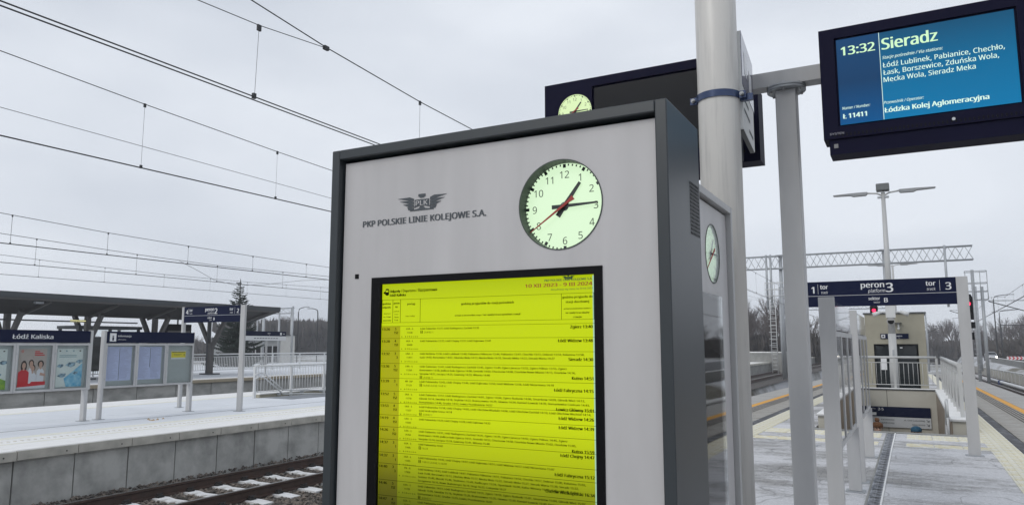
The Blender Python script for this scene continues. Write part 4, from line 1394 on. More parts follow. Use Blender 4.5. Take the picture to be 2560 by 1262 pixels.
inf, pi_ = notice_case('notice case headed informacja with two timetables and one yellow slip', (-15.68, 10.11, 0), 2.37)
lettering([('informacja', 0.33, 1.79, 0.05, {'bold': .04, 'w': .32}), ('information', 0.33, 1.72, 0.028, {'w': .20})], 'lettering', M_signwhite, inf, -0.038, 'right')
MB().box(0.0355, 0.038, 0.14, 0.29, 1.69, 1.87).obj('information_symbol', M_signwhite, inf)
lettering([('i', 0.215, 1.71, 0.13, {'al': 'C', 'bold': .12, 'sx': 1.4})], 'information_letter', M_signblue, inf, -0.0405, 'right')
for i in (0, 1):
    a, c = pi_[i]
    f = flat(inf, 'timetable_sheet', M_paper, a + 0.03, c - 0.04, 0.82, 1.57)
    m_ = (a + c) / 2
    MB().box(-0.0165, -0.015, m_ - 0.004, m_ + 0.004, 0.84 if i == 0 else 1.1, 1.54).obj('sheet_rule', M_ink, f)
    lnb = MB()
    rr_ = random.Random(i)
    for k in range(34):
        zz = 1.53 - k * 0.02
        for (u0, u1) in ((a + .05, m_ - .02), (m_ + .02, c - .06)):
            e = u0 + (u1 - u0) * rr_.uniform(.4, 1)
            lnb.box(-0.0166, -0.016, u0, e, zz, zz + 0.004)
    lnb.obj('sheet_print', mat('pale_print', (0.33, 0.33, 0.5), 0.7), f)
a, c = pi_[2]
f = flat(inf, 'notice_slip', M_signwhite, a + 0.13, c - 0.14, 1.27, 1.47)
poly(f, 'yellow_field', mat('slip_yellow', (0.80, 0.66, 0.0), 0.6), [(a + .13, 1.31), (c - .14, 1.31), (c - .14, 1.46), (a + .13, 1.46)])
poly(f, 'slip_heading', M_ink, [(a + .15, 1.435), (c - .16, 1.435), (c - .16, 1.452), (a + .15, 1.452)], -0.0148)
MB().box(-0.0148, -0.0142, a + .2, c - .25, 1.385, 1.392).box(-0.0148, -0.0142, a + .2, c - .3, 1.36, 1.366).box(-0.0148, -0.0142, c - .19, c - .17, 1.36, 1.39).obj('slip_print', M_ink, f)

nc1, _ = notice_case('nearer of two grey notice cases seen edge on beside the drainage channel', (-0.64, 7.0, 0), 2.28, refl=True)
nc2, _ = notice_case('farther of two grey notice cases seen edge on, next to the platform 3 sign', (-0.63, 9.82, 0), 2.3, refl=True)
M_mirr = glass_mat('reflecting_pane', (0.55, 0.57, 0.57), alpha=0.18)
for n_ in (nc1, nc2):
    n_.scale = (1, 1, 1.05)
    for fr in [c for c in n_.children if c.name.startswith('case_frame')]:
        for c in fr.children:
            if c.name.startswith('pane'):
                c.data.materials[0] = M_mirr

# ================================================================== MIDDLE PLATFORM (2)
pm = struct(MB().box(-20.35, -12.24, -6, 16.6, -1.2, -0.14).box(-20.35, -17.75, 16.6, 27, -1.2, -0.14).box(-16.4, -12.24, 16.6, 27, -1.2, -0.14).box(-20.35, -12.24, 27, 160, -1.2, -0.14).obj('platform', M_concd), label='middle island platform under fresh snow')


def sheet(x0, x1, y0, y1, m, z=0.0, name='snow_cover'):
    return MB().box(x0, x1, y0, y1, z - 0.135, z).obj(name, m, pm)


for (x0, x1, m, z) in ((-13.02, -12.56, M_snow, 0.0), (-13.14, -13.02, M_snowy, 0.002), (-13.75, -13.14, M_snow, 0.0), (-14.0, -13.75, M_snowy, 0.003),
                       (-16.4, -14.0, M_snowb, 0.0), (-17.75, -16.4, M_snowb, 0.002), (-18.6, -17.75, M_snowb, 0.0), (-18.9, -18.6, M_snowy, 0.003), (-20.35, -18.9, M_snow, 0.0)):
    if x0 == -17.75:
        sheet(x0, x1, -6, 16.6, m, z); sheet(x0, x1, 27, 160, m, z)
    else:
        sheet(x0, x1, -6, 160, m, z)
# ribs and dots pressed through the snow along the edge
rb = MB()
y = 5.0
while y < 30:
    rb.box(-13.42, -13.36, y, y + 0.03, 0.0, 0.008)
    y += 0.11
rb.obj('tactile_dots', mat('dot_cream', (0.60, 0.58, 0.50), 0.8), pm)['kind'] = 'stuff'  # dots' own cream tone, a little darker than the snow around
MB().box(-15.02, -15.0, 5, 60, 0, 0.004).obj('slot_drain', M_concd, pm)
P = 0.945
cop = MB().box(-0.27, 0.24, -P / 2 + 0.006, P / 2 - 0.006, -0.135, 0.0)
me = bpy.data.meshes.new('coping_slab'); me.from_pydata(cop.v, [], cop.f); me.materials.append(mat('coping_concrete', (0.55, 0.53, 0.47), 0.85, var=0.3, vscale=2.5, coords='Object', bump=.2, bscale=50))
cs = MB().box(-0.268, 0.205, -P / 2 + 0.002, P / 2 - 0.002, 0.0, 0.014)
me2 = bpy.data.meshes.new('snow_cap'); me2.from_pydata(cs.v, [], cs.f); me2.materials.append(M_snow)
wp = MB().box(-0.05, 0.05, -P / 2 + 0.011, P / 2 - 0.011, -1.1, -0.136)
me3 = bpy.data.meshes.new('wall_panel'); me3.from_pydata(wp.v, [], wp.f)
M_wallp = mat('wall_panel', (0.50, 0.50, 0.475), 0.85, col2=(0.30, 0.30, 0.285), vscale=1.9, lo=.35, hi=.62, stretch=(1, 1, 0.5), bump=.2, bscale=60, bdist=.003, coords='Generated')
M_wallp.node_tree.nodes['Mapping'].inputs['Scale'].default_value = (1, 1, 1)
oi = M_wallp.node_tree.nodes.new('ShaderNodeObjectInfo')     # every panel weathered differently
M_wallp.node_tree.links.new(oi.outputs['Location'], M_wallp.node_tree.nodes['Mapping'].inputs['Location'])
me3.materials.append(M_wallp)
for k in range(-2, 42):
    yj = 6.55 + P * (k + 0.5)
    c = piece('coping_slab', me, pm, (-12.3, yj, rnd.uniform(-0.004, 0.004)))
    piece('snow_cap', me2, c, (0, 0, 0))
    piece('wall_panel', me3, pm, (-12.2 + rnd.uniform(-0.006, 0.006), yj, 0))
    MB().tube([(-12.065, yj + .28, -0.075), (-12.055, yj + .28, -0.075)], 0.012, 8).obj('lifting_hole', M_dark, pm) if k < 14 else None
MB().box(-12.56, -12.07, 6.55 + P * 42, 160, -0.135, 0.01).obj('coping_run', me.materials[0], pm)
MB().box(-12.25, -12.15, 6.55 + P * 42, 160, -1.1, -0.137).obj('wall_run', M_conc, pm)
MB().box(-20.43, -20.36, -6, 160, -1.1, -0.002).obj('wall_run', M_conc, pm)
# debris lump in the snow
rr_ = random.Random(9)
db = MB()
for i in range(10):
    x, y, s = -14.6 + rr_.uniform(-.18, .18), 10.75 + rr_.uniform(-.2, .2), rr_.uniform(.02, .05)
    db.add([(x - s, y, 0), (x, y - s, 0), (x + s, y, 0), (x, y + s, 0), (x + s * .2, y, s * .9)], [(0, 1, 4), (1, 2, 4), (2, 3, 4), (3, 0, 4), (3, 2, 1, 0)])
tag(db.obj('leaf_litter', mat('leaf_litter', (0.45, 0.33, 0.20), 0.9)), 'small heap of brown leaves on the snow in front of the informacja case', 'leaves')

# stair opening of the middle platform with railing
ws = thing('stair_curb', 'tan curb wall round the stair opening of the middle platform', 'parapet wall', (0, 0, 0))
MB().box(-17.95, -17.76, 16.6, 27, -3.5, 0.10).obj('wall', M_tan, ws)
MB().box(-16.39, -16.25, 16.62, 27, -3.5, -0.14).obj('wall', M_tan, ws)
MB().box(-17.97, -17.74, 16.6, 27, 0.10, 0.13).obj('snow_cap', M_snow, ws)
for i in range(9):
    MB().box(-17.755, -17.752, 17.3 + i * 1.1, 17.31 + i * 1.1, -1.5, 0.1).obj('joint', M_groove, ws)
r2 = thing('railing', 'white railing with sloping double handrail beside the stairs on the middle platform', 'railing', (-17.72, 16.35, 0.0))
railing(r2, (0, 0, 0), (0, 10.6, 0), 0.97, 7, 12, thick=0.028, second=False, bar_r=0.011, lower=0.18, mt=M_white)
for dz in (0.0, -0.12):
    MB().tube([(0.12, -0.1, 0.72 + dz), (0.14, 0.05, 0.78 + dz), (0.14, 0.25, 0.74 + dz), (0.14, 1.05, 0.20 + dz), (0.14, 2.0, 0.16 + dz), (0.14, 3.0, 0.1 + dz), (0.14, 4.2, -0.5 + dz)], 0.022, 8).obj('sloping_handrail', M_white, r2)
MB().tube([(0.14, 3.4, 0.75), (0.14, 3.0, 0.75), (0.14, 2.9, 0.68), (0.14, 3.0, 0.60), (0.14, 3.4, 0.56), (0.14, 4.2, 0.1)], 0.022, 8).obj('sloping_handrail', M_white, r2)
for yy in (0.9, 1.9, 2.8):
    MB().box(0.02, 0.14, yy, yy + 0.05, 0.05, 0.13).obj('bracket', M_galv, r2)

# ================================================================== CANOPY PLATFORM (1)
pc = struct(MB().box(-50, -29.05, -6, 160, -1.2, 0.0).obj('platform', M_concd), label='far platform with the dark canopy')
MB().box(-50, -29.8, -6, 160, 0.0, 0.03).obj('snow_cover', M_snowb, pc)
MB().box(-29.8, -28.78, -6, 160, -0.10, 0.035).obj('tan_edge', mat('tan_edge', (0.44, 0.38, 0.28), 0.8, var=.15, vscale=2), pc)
MB().box(-29.7, -28.9, -6, 160, 0.035, 0.05).obj('snow_cover', M_snow, pc)
me4 = bpy.data.meshes.new('wall_panel'); wq = MB().box(-0.05, 0.05, -0.5, 0.5, -1.1, -0.101)
wq.v = [(x, y * 1.86, z) for x, y, z in wq.v]
me4.from_pydata(wq.v, [], wq.f); me4.materials.append(M_wallp)
for k in range(22):
    piece('wall_panel', me4, pc, (-28.95 + rnd.uniform(-.01, .01), 8.0 + k * 1.89, 0))
MB().box(-29.04, -28.98, -6, 160, -1.1, -0.101).obj('wall_run', M_concd, pc)

ca = thing('platform_canopy', 'long dark butterfly canopy on Y shaped pillars over the far platform', 'canopy', (0, 0, 0))
Y0, Y1 = -6, 30.6
prof = [(-31.5, 3.50), (-33.8, 2.93), (-36.1, 3.50), (-36.1, 3.70), (-33.8, 3.08), (-31.5, 3.70)]
MB().prism(prof, Y0, Y1).obj('roof', M_soffit, ca)
MB().box(-31.5, -31.42, Y0, Y1 + 0.03, 3.50, 3.74).obj('fascia', M_roof, ca)
MB().box(-36.18, -36.1, Y0, Y1 + 0.03, 3.50, 3.74).obj('fascia', M_roof, ca)
MB().box(-31.52, -31.46, Y0, Y1, 3.43, 3.498).obj('eaves_trim', M_pillar, ca)
MB().prism([(-31.42, 3.50), (-31.42, 3.74), (-33.8, 3.13), (-36.1, 3.74), (-36.1, 3.5), (-33.8, 2.9)], Y1, Y1 + 0.05).obj('end_fascia', M_roof, ca)
for k in range(10):
    yy = 3 + k * 3.0
    if yy < Y1: MB().bar((-31.6, yy, 3.42), (-33.7, yy, 2.90), 0.08, 0.12).obj('rafter', M_pillar, ca)
MB().box(-33.86, -33.74, Y0, 23.5, 2.66, 2.72).obj('tie_beam', M_roof, ca)
for yy in (14.0, 17.5, 21.0, 24.5, 28.0):
    p_ = MB()
    w_ = 0.14 if yy < 28 else 0.13
    p_.bar((-33.8, yy, 0.02), (-33.8, yy, 1.72), w_ * 1.9, w_ * 1.6)
    p_.bar((-33.78, yy, 1.45), (-32.75, yy, 3.02), 0.16, 0.2)
    p_.bar((-33.82, yy, 1.45), (-34.85, yy, 3.02), 0.16, 0.2)
    if yy < 28: p_.bar((-33.8, yy, 1.7), (-33.8, yy, 2.95), w_ * 1.5, w_ * 1.5)
    p_.obj('pillar', M_pillar, ca)
    MB().box(-34.2, -33.4, yy - 0.35, yy + 0.35, 0.03, 0.10).obj('pillar_foot', M_roof, ca)
MB().box(-34.05, -33.95, 27.9, 28.1, 0.1, 2.9).obj('downpipe', M_roof, ca)
tl = thing('tube_light', 'lit yellowish tube light hanging below the dark canopy', 'lamp', (-33.8, 20.2, 2.70))
MB().tube([(0, 0, 0), (0, 0.95, 0)], 0.045, 10).obj('tube', M_tube, tl)
MB().box(-0.05, 0.05, 0, 0.95, 0.045, 0.07).obj('holder', M_roof, tl)
for (yy, lb) in ((17.6, 'left'), (24.7, 'right')):
    cm = thing('canopy_loudspeaker', f'small pale loudspeaker under the canopy eaves, the {lb} of two', 'loudspeaker', (-31.75, yy, 3.38))
    MB().box(-0.1, 0.1, -0.16, 0.16, -0.07, 0.03).obj('body', M_galv, cm, bevel=.01)
# dark waiting shelter and boards under the canopy
sh = thing('waiting_shelter', 'dark framed glass waiting shelter under the canopy', 'shelter', (-34.3, 20.9, 0.03))
for yy in (0, 1.5, 3.0):
    MB().box(-0.05, 0.05, yy, yy + 0.12, 0, 2.35).obj('post', M_roof, sh)
    MB().box(-1.6, -1.5, yy, yy + 0.12, 0, 2.35).obj('post', M_roof, sh)
MB().box(-1.65, 0.1, -0.05, 3.2, 2.35, 2.5).obj('roof', M_roof, sh)
for yy in (0.12, 1.62):
    MB().box(-0.02, 0.0, yy, yy + 1.38, 0.3, 2.35).obj('pane', M_caseglass, sh)
MB().box(-1.62, -1.6, 0.12, 3.0, 0.3, 2.0).obj('back_panel', M_soffit, sh)
mb = thing('departure_monitor', 'dark hanging departure monitor under the canopy end', 'departure display', (-33.8, 25.1, 2.0))
MB().box(-0.1, 0.1, 0, 1.5, 0, 0.7).obj('housing', M_black, mb)
MB().box(0.1, 0.104, 0.08, 1.42, 0.08, 0.36).obj('screen', M_pillar, mb)
MB().box(-0.03, 0.03, 0.7, 0.76, 0.7, 1.0).obj('hanger', M_roof, mb)
sg2 = thing('direction_sign', 'two row blue and white exit sign on posts behind the middle platform railing', 'sign', (-30.4, 27.2, 0.03))
MB().box(-0.04, 0.04, 0.0, 2.9, 2.07, 2.32).obj('blue_panel', M_signblue, sg2)
MB().box(-0.04, 0.04, 0.0, 2.9, 1.83, 2.066).obj('white_panel', M_signwhite, sg2)
MB().box(-0.035, 0.035, 1.5, 1.57, 0, 1.83).obj('post', M_steel, sg2)
MB().box(-0.035, 0.035, -0.07, 0.0, 0, 2.32).obj('post', M_steel, sg2)
lettering([('wyjście', 1.55, 2.19, 0.06, {'bold': .05}), ('exit', 1.65, 2.12, 0.04)], 'lettering', M_signwhite, sg2, -0.043, 'right')
MB().box(0.041, 0.043, 2.45, 2.58, 2.13, 2.26).box(0.041, 0.043, 2.68, 2.8, 2.18, 2.21).obj('pictogram', M_signwhite, sg2)
for q in range(9):
    MB().box(0.041, 0.042, 0.64 + q * 0.19, 0.78 + q * 0.19, 1.93, 1.965).obj('print_line', M_ink, sg2)
# railing at the back of platform 1
r1 = thing('railing', 'long white railing with thin uprights behind the far platform', 'railing', (-36.6, 0, 0.03))
for i in range(22):
    yy = 16 + i * 2.4
    MB().box(-0.03, 0.03, yy - 0.03, yy + 0.03, 0, 1.02).obj('post', M_white, r1)
    bl = MB()
    for j in range(1, 20):
        y2 = yy + j * 0.12
        bl.box(-0.012, 0.012, y2 - 0.014, y2 + 0.014, 0.12, 0.9)
    bl.obj('uprights', M_white, r1)
MB().tube([(0, 16, 1.05), (0, 69, 1.05)], 0.04, 8).obj('top_rail', M_white, r1)
MB().box(-0.02, 0.02, 16, 69, 0.88, 0.92).box(-0.02, 0.02, 16, 69, 0.1, 0.14).obj('rail', M_white, r1)
# little station building and boxes beyond
bd = thing('station_building', 'low pale station building with a dark flat roof and tall windows beyond the far platform', 'building', (-80.5, 74.9, -1.0), R(48))
MB().box(-6.0, 2.75, 0.0, 5, 0, 3.35).obj('wall', mat('building_grey', (0.36, 0.37, 0.37), 0.8, var=.1, vscale=1), bd)
MB().box(-6.3, 2.75, -0.4, 5.2, 3.35, 3.65).obj('roof', M_roof, bd)
MB().box(2.76, 4.7, -0.3, 5, 0, 3.95).obj('tower_wall', mat('building_white', (0.50, 0.50, 0.48), 0.8, var=.08, vscale=1), bd)
MB().box(2.6, 4.9, -0.4, 5.1, 3.95, 4.08).obj('tower_roof', M_roof, bd)
for i in range(5):
    xx = -1.2 + i * 0.75
    w_ = MB().box(xx, xx + 0.6, -0.04, 0.0, 0.3, 2.5).obj('window', M_black, bd)
    MB().box(xx + 0.6, xx + 0.7, -0.07, 0.0, 0.3, 2.5).obj('window_post', M_white, w_)

# ================================================================== OVERHEAD LINES


def catenary(label, x, zc, msg, drops, fall=False, y0=-6, y1=120, twin=0.045, rc=0.007, rm=0.007, far=None, sx=0.0):
    """contact wire(s) + messenger through the given (y,z) points + droppers"""
    t_ = thing('overhead_line', label, 'overhead wire', (x, 0, 0), group='railway overhead lines')
    g = gz if fall else (lambda y: 0.0)
    ys = [y0, 13, 40, 80, y1]
    for dx in ((0.0, -twin) if twin else (0.0,)):
        MB().tube([(dx, y, zc + g(y)) for y in ys], rc, 5, cap=False).obj('contact_wire', M_wire, t_)
    pts = sorted(msg)

    def mz(y):
        if y <= pts[0][0]:
            s = (pts[1][1] - pts[0][1]) / (pts[1][0] - pts[0][0])
            return pts[0][1] + s * (y - pts[0][0])
        for (a, p), (c, q) in zip(pts, pts[1:]):
            if y <= c: return p + (q - p) * (y - a) / (c - a)
        return pts[-1][1]
    yy = [y0] + [p[0] for p in pts] + [y for y in (40, 80, y1) if y > pts[-1][0]]
    MB().tube([(sx, y, mz(y) + g(y)) for y in yy], rm, 5, cap=False).obj('messenger_wire', M_wire, t_)
    for i, y in enumerate(drops):
        za, zb = mz(y) + g(y), zc + g(y)
        d = MB().tube([(sx, y, za), (0, y, zb)], 0.0028 + (abs(x) > 20) * 0.003, 4, cap=False)
        d.box(sx - .012, sx + .012, y - .018, y + .018, za - .05, za + .012).box(-.015, .012, y - .018, y + .018, zb - .012, zb + .04)
        d.obj('dropper', M_wire, t_)
    return t_


c1 = catenary('nearest overhead line, twin contact wires crossing the upper left sky', T1 + 0.17, 4.35, [(3.0, 5.72), (5.5, 5.445), (6.74, 5.335), (8.78, 5.231), (10.3, 5.20), (16, 5.15), (25, 5.3)], [8.78, 12.5, 16, 20, 24, 28, 32, 36, 40], True, rc=0.0075, rm=0.0075, twin=0.09)
c1.location.x = -6.3
MB().tube([(0, 3.5, 5.02), (0, 4.84, 5.145), (0, 5.655, 5.195), (0, 6.74, 5.325)], 0.005, 5).obj('stitch_wire', M_wire, c1)
MB().tube([(0, 5.655, 5.19), (0, 5.633, 4.352)], 0.003, 4).box(-.012, .012, 5.63, 5.68, 5.13, 5.2).box(-.02, .012, 5.61, 5.65, 4.33, 4.39).obj('dropper', M_wire, c1)
MB().box(-.02, .02, 6.70, 6.78, 5.30, 5.35).obj('clamp', M_wire, c1)
catenary('second overhead line with two droppers left of the kiosk', -10.6, 4.395, [(5.1, 5.542), (7.27, 5.43), (10.1, 5.316), (11.6, 5.271), (18, 5.15), (30, 5.3)], [7.27, 10.1, 13, 16, 19, 22, 25, 28, 31, 34, 37, 40, 43], rc=0.0065, twin=0.03, rm=0.007)
f1 = thing('feeder_wire', 'thin single wire crossing the sky between the second line droppers', 'overhead wire', (-14, 0, 0))
MB().tube([(0, 2, 5.88), (0, 6.83, 5.79), (0, 15.33, 5.66), (0, 40, 5.5), (0, 90, 6.5)], 0.006, 5).obj('strand', M_wire, f1)
catenary('overhead line over the dark track beyond the middle platform', -22.0, 4.41, [(10.97, 5.236), (14.1, 5.10), (17.05, 5.03), (19.9, 4.983), (24.1, 4.943), (35, 5.1)], [8.5, 11.3, 14.13, 17.07, 19.95, 22.8, 25.7, 28.6, 31.5], rc=0.011, rm=0.009, twin=0.05)
catenary('overhead line over the track next to the canopy platform', -27.0, 4.39, [(13.5, 5.369), (18.6, 5.195), (22.5, 5.118), (29.6, 5.215), (40, 5.6)], [10.9, 14.73, 18.6, 22.5, 26.4, 30.3, 34, 38], rc=0.012, rm=0.010, twin=0.0)
catenary('farthest overhead line low over the dark canopy roof', -39.0, 5.05, [(19.6, 6.0), (22, 5.92), (28.5, 5.79), (35, 5.81), (50, 6.1)], [21.5, 25, 28.7, 32, 35, 38.5, 42], rc=0.013, rm=0.011, twin=0.0)
x1 = thing('stitch_wire', 'loose cross wire sagging between two overhead lines above the spruce', 'overhead wire', (-27, 0, 0))
MB().tube([(0.3, 20.3, 5.10), (0, 21.5, 4.80), (-.3, 22.6, 4.50), (-.5, 24.0, 4.37), (-.6, 25.5, 4.50), (-.8, 28.5, 4.95), (-1, 31, 5.2)], 0.008, 5).obj('strand', M_wire, x1)
catenary('overhead line over the track right of the near platform', 5.0, 4.38, [(20, 5.6), (38, 5.0), (52, 4.95), (62, 5.6), (85, 5.0), (105, 5.6)], [24, 28, 32, 36, 40, 44, 48, 52, 56, 60, 66, 70, 75, 80, 85, 90, 95, 100], True, y0=10, rc=0.011, rm=0.009)
catenary('overhead line far right beyond the red signal', 9.8, 4.0, [(30, 6.0), (50, 5.1), (62, 5.6), (80, 5.0), (105, 5.6)], [34, 38, 42, 46, 50, 55, 60, 66, 72, 80, 88, 96, 104], True, y0=14, rc=0.011, rm=0.009)


# ================================================================== LATTICE PORTALS


def portal(label, y, x0, x1, z0, z1, drops=(), legs=(), bay=0.52, piece_braces=True, r=0.045, legz=-1.0):
    t_ = thing('lattice_portal', label, 'lattice gantry', (0, y, 0), group='lattice portals over the tracks')
    for zz in (z0, z1):
        for yy in (-0.25, 0.25):
            MB().tube([(x0, yy, zz), (x1, yy, zz)], r, 8).obj('chord', M_galv, t_)
    n = int((x1 - x0) / bay)
    bay = (x1 - x0) / n
    up = MB().tube([(0, 0, z0), (bay, 0, z1)], r * 0.45, 5)
    dn = MB().tube([(0, 0, z1), (bay, 0, z0)], r * 0.45, 5)
    if piece_braces:
        mu = md = None
        for i in range(n):
            xx = x0 + i * bay
            src = up if i % 2 == 0 else dn
            if i % 2 == 0:
                if mu is None: mu = up.obj('brace', M_galv, t_, loc=(xx, -0.25, 0)).data
                else: piece('brace', mu, t_, (xx, -0.25, 0))
            else:
                if md is None: md = dn.obj('brace', M_galv, t_, loc=(xx, -0.25, 0)).data
                else: piece('brace', md, t_, (xx, -0.25, 0))
    bk = MB()
    for i in range(n):
        xx = x0 + i * bay
        a, c = (z1, z0) if i % 2 == 0 else (z0, z1)
        bk.tube([(xx, 0.25, a), (xx + bay, 0.25, c)], r * 0.45, 4)
        if not piece_braces: bk.tube([(xx, -0.25, c), (xx + bay, -0.25, a)], r * 0.45, 4)
    o = bk.obj('rear_bracing', M_galv, t_)
    for xx, zb in drops:
        MB().tube([(xx, -0.3, z1 + .1), (xx, -0.3, zb)], 0.085, 10).obj('drop_post', M_galv, t_)
    for xx in legs:
        MB().tube([(xx, 0, legz), (xx, 0, z1 + 0.05)], 0.14, 12).obj('leg', M_galv, t_)
        MB().box(xx - 0.3, xx + 0.3, -0.3, 0.3, z1 + .03, z1 + .07).box(xx - 0.2, xx + 0.2, -0.35, 0.35, z0 - .07, z0 - .03).obj('joint_plate', M_galv, t_)
    return t_


portal('large lattice portal spanning the sky behind the grey post and lamp', 62, -26, 4.25, 7.72, 8.72, drops=((-9.62, 4.4), (-9.95, 4.4), (2.5, 4.35), (-22, 5), (-15.2, 5)), legs=(-8.9 + 0.0, -1.45, -25.5), legz=-1.6)
portal('distant portal just above the lift building', 108, -16, -2, 6.4, 7.3, legs=(-15.8, -2.2), piece_braces=False, legz=-2.4, bay=0.9, r=0.05)
portal('distant small portal left of the kiosk behind the far platform', 90, -104, -89.4, 6.85, 7.7, legs=(-103.5, -97.5, -96.2, -89.7), piece_braces=False, bay=1.4, r=0.07, drops=())

# lattice mast with ladder, left of the grey post
lm = thing('ladder_mast', 'tall galvanised mast with a caged ladder and platform near the grey post', 'mast', (-8.75, 60, -1.1))
for sx in (0, 0.38):
    MB().tube([(sx, 0, 0), (sx, 0, 7.2)], 0.085, 10).obj('upright', M_galv, lm)
for sx in (-0.75, -0.35):
    MB().tube([(sx, -0.2, 0.6), (sx, -0.2, 7.4)], 0.03, 6).obj('ladder_rail', M_white, lm)
for k in range(22):
    MB().tube([(-0.75, -0.2, 0.9 + k * 0.28), (-0.35, -0.2, 0.9 + k * 0.28)], 0.02, 5).obj('rung', M_white, lm)
for k in range(9):
    MB().tube([(-0.8, -0.2, 2.2 + k * 0.5), (-0.8, -0.8, 2.2 + k * 0.5), (-0.3, -0.8, 2.2 + k * 0.5), (-0.3, -0.2, 2.2 + k * 0.5)], 0.018, 5).obj('cage_hoop', M_white, lm)
bk = MB()
for zz in (6.5, 7.0, 7.5):
    bk.tube([(-1.0, -0.6, zz), (0.5, -0.6, zz), (0.5, 0.4, zz), (-1.0, 0.4, zz), (-1.0, -0.6, zz)], 0.025, 5)
for xx in (-1.0, -0.5, 0, 0.5):
    bk.tube([(xx, -0.6, 6.5), (xx, -0.6, 7.5)], 0.02, 5)
bk.obj('basket', M_white, lm)
MB().box(0.5, 0.75, -0.3, 0, 0.7, 1.9).obj('cabinet', M_black, lm)


def mast(label, x, y, h, arms=((5.3, -2.6),), lat=False, z0=-1.0, cat='mast'):
    t_ = thing('catenary_mast', label, cat, (x, y, z0), group='masts along the tracks')
    MB().tube([(0, 0, 0), (0, 0, h)], 0.15, 10, r2=0.11).obj('pole', M_galv, t_)
    for zz, dx in arms:
        MB().tube([(0, 0, zz + 1.0), (dx, 0, zz + 1.05)], 0.03, 6).tube([(0, 0, zz - 0.1), (dx, 0, zz + 1.0)], 0.045, 6).tube([(dx * .3, 0, zz + .2), (dx * .95, 0, zz)], 0.02, 5).obj('cantilever', M_wire, t_)
    return t_


mast('galvanised catenary mast right of the platform 3 sign, with blue guard on top', 7.55, 110, 10.6, ((6.6, -3.0),), z0=-1.6)
mast('dark catenary mast at the right picture edge with a long bracket', 9.6, 80, 9.0, ((6.0, -3.2),), z0=-1.4)
for i, (x, y, nm) in enumerate(((-2.0, 130, 'first mast right of the lift building'), (1.2, 135, 'second mast right of the lift building, with short bracket'), (-1.0, 175, 'third, more distant mast right of the lift building'), (2.2, 190, 'fourth, far mast right of the lift building'), (-5.5, 160, 'fifth, faint mast behind the lift building'))):
    mast(nm, x + 1.0, y, 9.5, ((6.2, 2.2 if i % 2 else -2.2),), z0=-2.6)
mast('slender mast left of the ladder mast in front of the bare trees', -15.2, 64, 7.0, ((5.2, 2.2),), z0=-0.9)
# masts behind the far platform
for (px, py, hh, nm) in ((-70.2, 64.1, 7.0, 'first from the left, just right of the spruce'), (-69.3, 65.0, 7.3, 'second from the left'), (-68.1, 66.3, 6.6, 'in front of the pale building block'), (-67.0, 67.4, 7.4, 'carrying the end of the small portal')):
    mast('tall white pole behind the far platform, ' + nm, px, py, hh, (), z0=-1)


def street_lamp(label, loc, h, dx):
    t_ = thing('street_lamp', label, 'street lamp', loc, group='street lamps')
    MB().tube([(0, 0, 0), (0, 0, h - 0.6), (dx * 0.1, 0, h - 0.15), (dx * 0.35, 0, h), (dx, 0, h + 0.15)], 0.09, 8, r2=0.05).obj('pole', M_wire, t_)
    MB().box(dx, dx + 0.8 * (1 if dx > 0 else -1), -0.15, 0.15, h + 0.08, h + 0.2).obj('lantern', M_galv, t_)
    return t_


street_lamp('dark curved street lamp beside the road behind the fence', (11.8, 139, -0.9), 10.3, 2.0)
street_lamp('curved street lamp beside the road, farther off', (17.0, 190, -0.9), 10, 2.6)
street_lamp('thin street lamp behind the far platform', (-79.0, 80.6, -1), 8.0, 1.2)
street_lamp('second thin street lamp behind the far platform', (-77.0, 82.5, -1), 7.9, -1.2)


# ================================================================== SIGNALS
def signal(label, loc, h, right):
    t_ = thing('railway_signal', label, 'railway signal', loc, group='red railway signals')
    MB().tube([(0.0, 0.2, -4.4), (0.0, 0.2, h - 0.1)], 0.07, 8).obj('post', M_galv, t_)
    b = MB().prism([(-0.2, 0), (0.2, 0), (0.2, h - .18), (0.12, h), (-0.12, h), (-0.2, h - .18)], -0.09, 0.09)
    hd = b.obj('signal_head', M_black, t_)
    for i, zz in enumerate((h * .82, h * .62, h * .42, h * .2)):
        MB().ring((0, zz), 0.0001, 0.095, -0.10, -0.092, 20).obj('lens', M_redlamp if i == 1 else M_dark, t_)
        MB().ring((0, zz), 0.118, 0.128, -0.2, -0.092, 20).obj('hood', M_black, t_)
    if right:
        MB().box(-0.24, 0.24, -0.08, 0.08, -0.45, -0.12).obj('route_box', M_black, t_)
        MB().box(-0.16, 0.16, -0.08, 0.08, -1.05, -0.68).obj('route_box', M_black, t_)
    return t_


signal('red railway signal beside the right post of the platform 3 sign', (2.78, 46, 2.95), 1.35, True)
signal('red railway signal peeping over the lift building roof', (-1.75, 46, 2.92), 1.0, False)
bs = thing('signal_gantry', 'galvanised basket and ladder on a mast behind the sign post', 'mast', (3.45, 52, -0.9))
MB().tube([(0, 0, 0), (0, 0, 7.0)], 0.09, 8).tube([(0.45, 0.3, 0), (0.45, 0.3, 6.0)], 0.09, 8).obj('upright', M_galv, bs)
bk = MB()
for zz in (5.2, 5.7, 6.2, 6.9):
    bk.tube([(-0.4, -0.4, zz), (0.7, -0.4, zz), (0.7, 0.5, zz), (-0.4, 0.5, zz), (-0.4, -0.4, zz)], 0.022, 5)
for xx in (-0.4, 0.0, 0.35, 0.7):
    bk.tube([(xx, -0.4, 5.2), (xx, -0.4, 6.9)], 0.022, 5)
for k in range(14):
    bk.tube([(-0.2, -0.3, 0.8 + .3 * k), (0.1, -0.3, 0.8 + .3 * k)], 0.015, 4)
bk.obj('basket', M_galv, bs)

